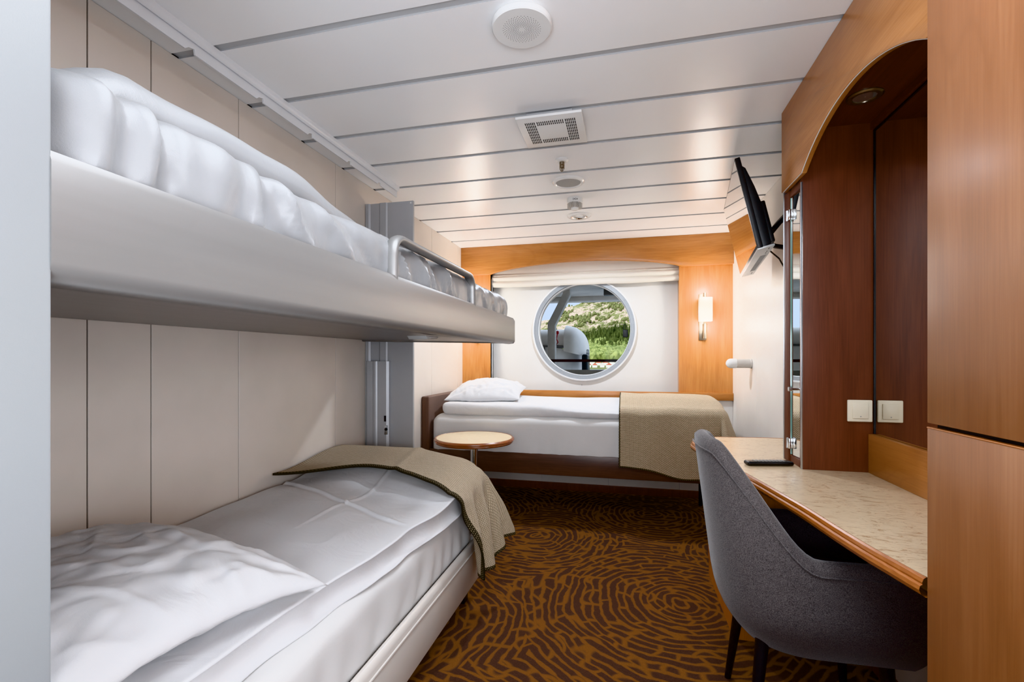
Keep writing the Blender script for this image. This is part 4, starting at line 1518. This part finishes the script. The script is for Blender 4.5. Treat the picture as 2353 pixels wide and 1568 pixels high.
dv = thing('davit', 'grey angled davit post in front of the lifeboat', 'davit', (-1.4, 9.0, 0.6))
b = B()
b.prism([(-1.22, 2.60), (-1.02, 2.60), (-1.03, 2.40), (-1.06, 2.34), (-1.30, 1.84), (-1.30, 0.40), (-1.45, 0.40), (-1.45, 1.88), (-1.16, 2.44), (-1.14, 2.52), (-1.20, 2.56)][::1] if False else
        [(-1.16, 2.50), (-1.035, 2.50), (-1.03, 2.40), (-1.315, 1.83), (-1.315, -0.6), (-1.455, -0.6), (-1.455, 1.87), (-1.17, 2.42)], 'y', 8.85, 9.05, 0.008)
obj('post', b, 'ship_grey', dv)
ra = thing('deck_railing', 'dark rusty deck rail with a grey bulwark below, outside the porthole', 'railing', (-0.8, 7.0, 0.4))
b = B(); b.box(-6, 4, 6.97, 7.05, 1.150, 1.190, 0.004)
obj('top_rail', b, 'rust_dark', ra)
b = B(); b.box(-6, 4, 6.98, 7.04, -0.6, 1.035, 0.006)
obj('bulwark', b, 'ship_grey', ra)
for x in (-3.2, 1.0):
    b = B(); b.box(x - 0.02, x + 0.02, 6.99, 7.03, 1.0, 1.16)
    obj('post', b, 'rust_dark', ra)

lk = thing('padlock', 'black padlock hanging at the right edge of the round window', 'padlock', (-0.005, YB + 0.16, 1.39))
b = B(); b.rbox((-0.035, YB + 0.15, 1.395), (0.012, YB + 0.175, 1.468), 0.006, 0.03)
obj('body', b, 'black_plastic', lk)
b = B(); b.tube([(-0.028, YB + 0.162, 1.465), (-0.028, YB + 0.162, 1.50)] + [(-0.019 + 0.009 * math.cos(a), YB + 0.162, 1.505 + 0.012 * math.sin(a)) for a in [PI - k * PI / 6 for k in range(7)]] + [(-0.010, YB + 0.162, 1.465)], 0.003, 8)
obj('shackle', b, 'black_plastic', lk)

# mountain, sea and town across the water
SEA = -13.0
RIDGE = [(-0.6, 0.030), (-0.30, 0.055), (-0.182, 0.080), (-0.153, 0.092), (-0.1255, 0.108), (-0.0618, 0.128), (-0.034, 0.133), (0.05, 0.165), (0.3, 0.20), (1, 0.20)]
def ridge(q):
    for (a, e0), (c_, e1) in zip(RIDGE, RIDGE[1:]):
        if q <= c_:
            return e0 + (e1 - e0) * max(0, (q - a) / (c_ - a))
    return 0.2
YM0, YM1 = 560.0, 1060.0
def height(x, y):
    t = (y - YM0) / (YM1 - YM0)
    tc_ = min(1.0, max(0.0, t))
    e = -0.0105 + (ridge(x / y) + 0.0105) * tc_ ** 0.85
    if t > 1: e -= 0.12 * (t - 1)
    if t < 0: e -= 0.042 * -t
    h_ = 1.19 + min(y, YM1) * e
    h_ += 9 * noise.fractal(Vector((x * 0.014, y * 0.014, 1.0)), 1.0, 2.0, 6) * min(1, tc_ * 2.5)
    h_ += 5 * (noise.ridged_multi_fractal(Vector((x * 0.022, y * 0.012, 3.0)), 1.0, 2.0, 4, 1.0, 2.0) - 1) * min(1, tc_ * 2) * (1 - 0.6 * sstep(.8, 1, tc_))
    return h_
b = B()
b.grid(lambda u, v: Vector((-520 + 940 * u, 430 + 800 * v, height(-520 + 940 * u, 430 + 800 * v))), 190, 170)
struct('terrain_mountain', b, 'mountain', smooth=180)
b = B(); b.box(-3000, 3000, 20, 3000, SEA - 1, SEA)
struct('water', b, 'sea_water', smooth=0)
def forest(name, mat, n, yr, sizes, seed, cone, label, gap=-0.2):
    rnd = random.Random(seed)
    b = B()
    for _ in range(n):
        tt = yr[0] + (yr[1] - yr[0]) * rnd.random()
        y = YM0 + (YM1 - YM0) * tt
        x = (-0.24 + 0.30 * rnd.random()) * y
        if nz(x * 0.02, y * 0.02, seed) < gap:
            continue
        z = height(x, y)
        s_ = sizes[0] + (sizes[1] - sizes[0]) * rnd.random()
        t = bmesh.new()
        if cone:
            bmesh.ops.create_cone(t, segments=7, radius1=s_ * 0.30, radius2=0.02, depth=s_ * 1.5, cap_ends=False)
            for v_ in t.verts:
                v_.co.z += s_ * 0.7
        else:
            bmesh.ops.create_icosphere(t, subdivisions=1, radius=s_ * 0.6)
            for v_ in t.verts:
                v_.co *= 1 + 0.25 * (rnd.random() - 0.5)
                v_.co.z = v_.co.z * 1.1 + s_ * 0.4
        for v_ in t.verts:
            v_.co += Vector((x, y, z))
        b._merge(t)
    o = obj(name, b, mat, smooth=0)
    tag(o, label, 'trees', kind='stuff')
forest('forest_conifers', 'conifer', 2200, (0.10, 0.36), (6, 11), 3, True, 'dark spruce forest on the lower mountain slope')
forest('forest_broadleaf', 'broadleaf', 1300, (0.03, 0.19), (6, 11), 5, False, 'bright green leafy trees at the foot of the mountain')
forest('forest_scrub', 'scrub', 2600, (0.36, 1.0), (2.5, 6), 9, False, 'dark scrub scattered over the rocky upper slope', 0.08)
rnd = random.Random(11)
kinds = 'white house with red roof,cream house with grey roof,white gabled house'.split(',')
for k in range(22):
    row = k % 2
    y = (480, 530)[row] + 8 * rnd.random()
    x = (-0.135 + 0.014 * (k // 2) + 0.007 * row + 0.002 * rnd.random()) * y
    z = height(x, y) - 0.3
    w, d_, h_ = 4.2 + 1.6 * rnd.random(), 5, 2.6 + 1.2 * rnd.random()
    t_ = thing('house', 'tiny shore house in the row across the water', 'house', (x, y, z), 'houses across the water')
    b = B(); b.box(x - w / 2, x + w / 2, y - d_ / 2, y + d_ / 2, z, z + h_)
    obj('walls', b, 'house_wall', t_, smooth=0)
    b = B(); b.prism([(x - w / 2 - .3, z + h_), (x + w / 2 + .3, z + h_), (x, z + h_ + 2.2)], 'y', y - d_ / 2 - .3, y + d_ / 2 + .3)
    obj('roof', b, 'roof_tile' if k % 3 else 'ship_grey', t_, smooth=0)

# ------------------------------------------------------------------ light
w = bpy.data.worlds.new('sky'); scene.world = w; w.use_nodes = True
nt = w.node_tree
bg = nt.nodes['Background']
tc = nt.nodes.new('ShaderNodeTexCoord'); sp_ = nt.nodes.new('ShaderNodeSeparateXYZ'); rp = nt.nodes.new('ShaderNodeValToRGB')
nt.links.new(tc.outputs['Generated'], sp_.inputs[0]); nt.links.new(sp_.outputs['Z'], rp.inputs['Fac'])
rp.color_ramp.elements[0].position = 0.0; rp.color_ramp.elements[0].color = lin((206, 224, 246))
rp.color_ramp.elements[1].position = 0.35; rp.color_ramp.elements[1].color = lin((206, 218, 234))
nt.links.new(rp.outputs['Color'], bg.inputs['Color'])
bg.inputs['Strength'].default_value = 1.75

sun = bpy.data.lights.new('sun', 'SUN'); sun.energy = 4.6; sun.angle = 0.01; sun.color = (1, 0.95, 0.86)
so = bpy.data.objects.new('sun', sun); COL.objects.link(so)
so.rotation_euler = Vector((0.45, 0.75, -0.62)).to_track_quat('-Z', 'Y').to_euler()

def area(name, loc, target, size, power, color=(1, 1, 1), sizey=None, spread=180):
    li = bpy.data.lights.new(name, 'AREA')
    li.energy = power; li.color = color; li.size = size
    if sizey:
        li.shape = 'RECTANGLE'; li.size_y = sizey
    li.spread = math.radians(spread)
    lo = bpy.data.objects.new(name, li); COL.objects.link(lo)
    lo.location = loc
    lo.rotation_euler = (Vector(target) - Vector(loc)).to_track_quat('-Z', 'Y').to_euler()
    return lo
area('overhead_fill', (-0.10, 0.80, 2.22), (-0.10, 1.1, 0.0), 0.9, 22, (0.98, 0.99, 1.0), 0.6)  # added fill lamp just below the ceiling, out of view
area('side_fill', (0.50, 0.02, 0.95), (-1.35, 1.30, 0.70), 0.5, 11, (0.98, 0.99, 1.0), 1.2, spread=115)  # added fill beside the wardrobe, brightens the left wall and beds
area('ceiling_bounce_fill', (0.0, -0.45, 1.2), (0.0, 0.5, 2.25), 0.8, 30, (0.98, 0.99, 1.0), 0.8)  # added uplight behind the camera, thrown at the ceiling for soft top light
dl = bpy.data.lights.new('downlight_beam', 'SPOT'); dl.energy = 75; dl.spot_size = math.radians(165); dl.spot_blend = 0.6; dl.shadow_soft_size = 0.06; dl.color = (0.96, 0.98, 1.0)
do = bpy.data.objects.new('downlight_beam', dl); COL.objects.link(do); do.location = (-0.341, 3.505, H - 0.03)

# ------------------------------------------------------------------ camera
cam = bpy.data.cameras.new('camera'); co = bpy.data.objects.new('camera', cam); COL.objects.link(co)
FPX, W_, H_ = 1086.0, 2353.0, 1568.0
cam.sensor_fit = 'HORIZONTAL'; cam.sensor_width = 36.0
cam.lens = FPX / W_ * 36.0
cam.shift_x = 0.0
cam.shift_y = (826.0 - H_ / 2) / W_
cam.clip_start = 0.02; cam.clip_end = 5000
co.location = (0, 0, 1.19)
co.rotation_euler = (PI / 2, 0, math.radians(13.64))
scene.camera = co

scene.view_settings.view_transform = 'Khronos PBR Neutral'
scene.view_settings.look = 'None'
scene.view_settings.exposure = 0.12
scene.view_settings.use_white_balance = True
scene.view_settings.white_balance_temperature = 5950
scene.view_settings.white_balance_tint = 10
scene.cycles.max_bounces = 8
scene.cycles.diffuse_bounces = 5
scene.cycles.sample_clamp_indirect = 6.0
scene.cycles.use_adaptive_sampling = True
scene.cycles.adaptive_threshold = 0.03
for o in scene.objects:
    if '_org' in o:
        del o['_org']
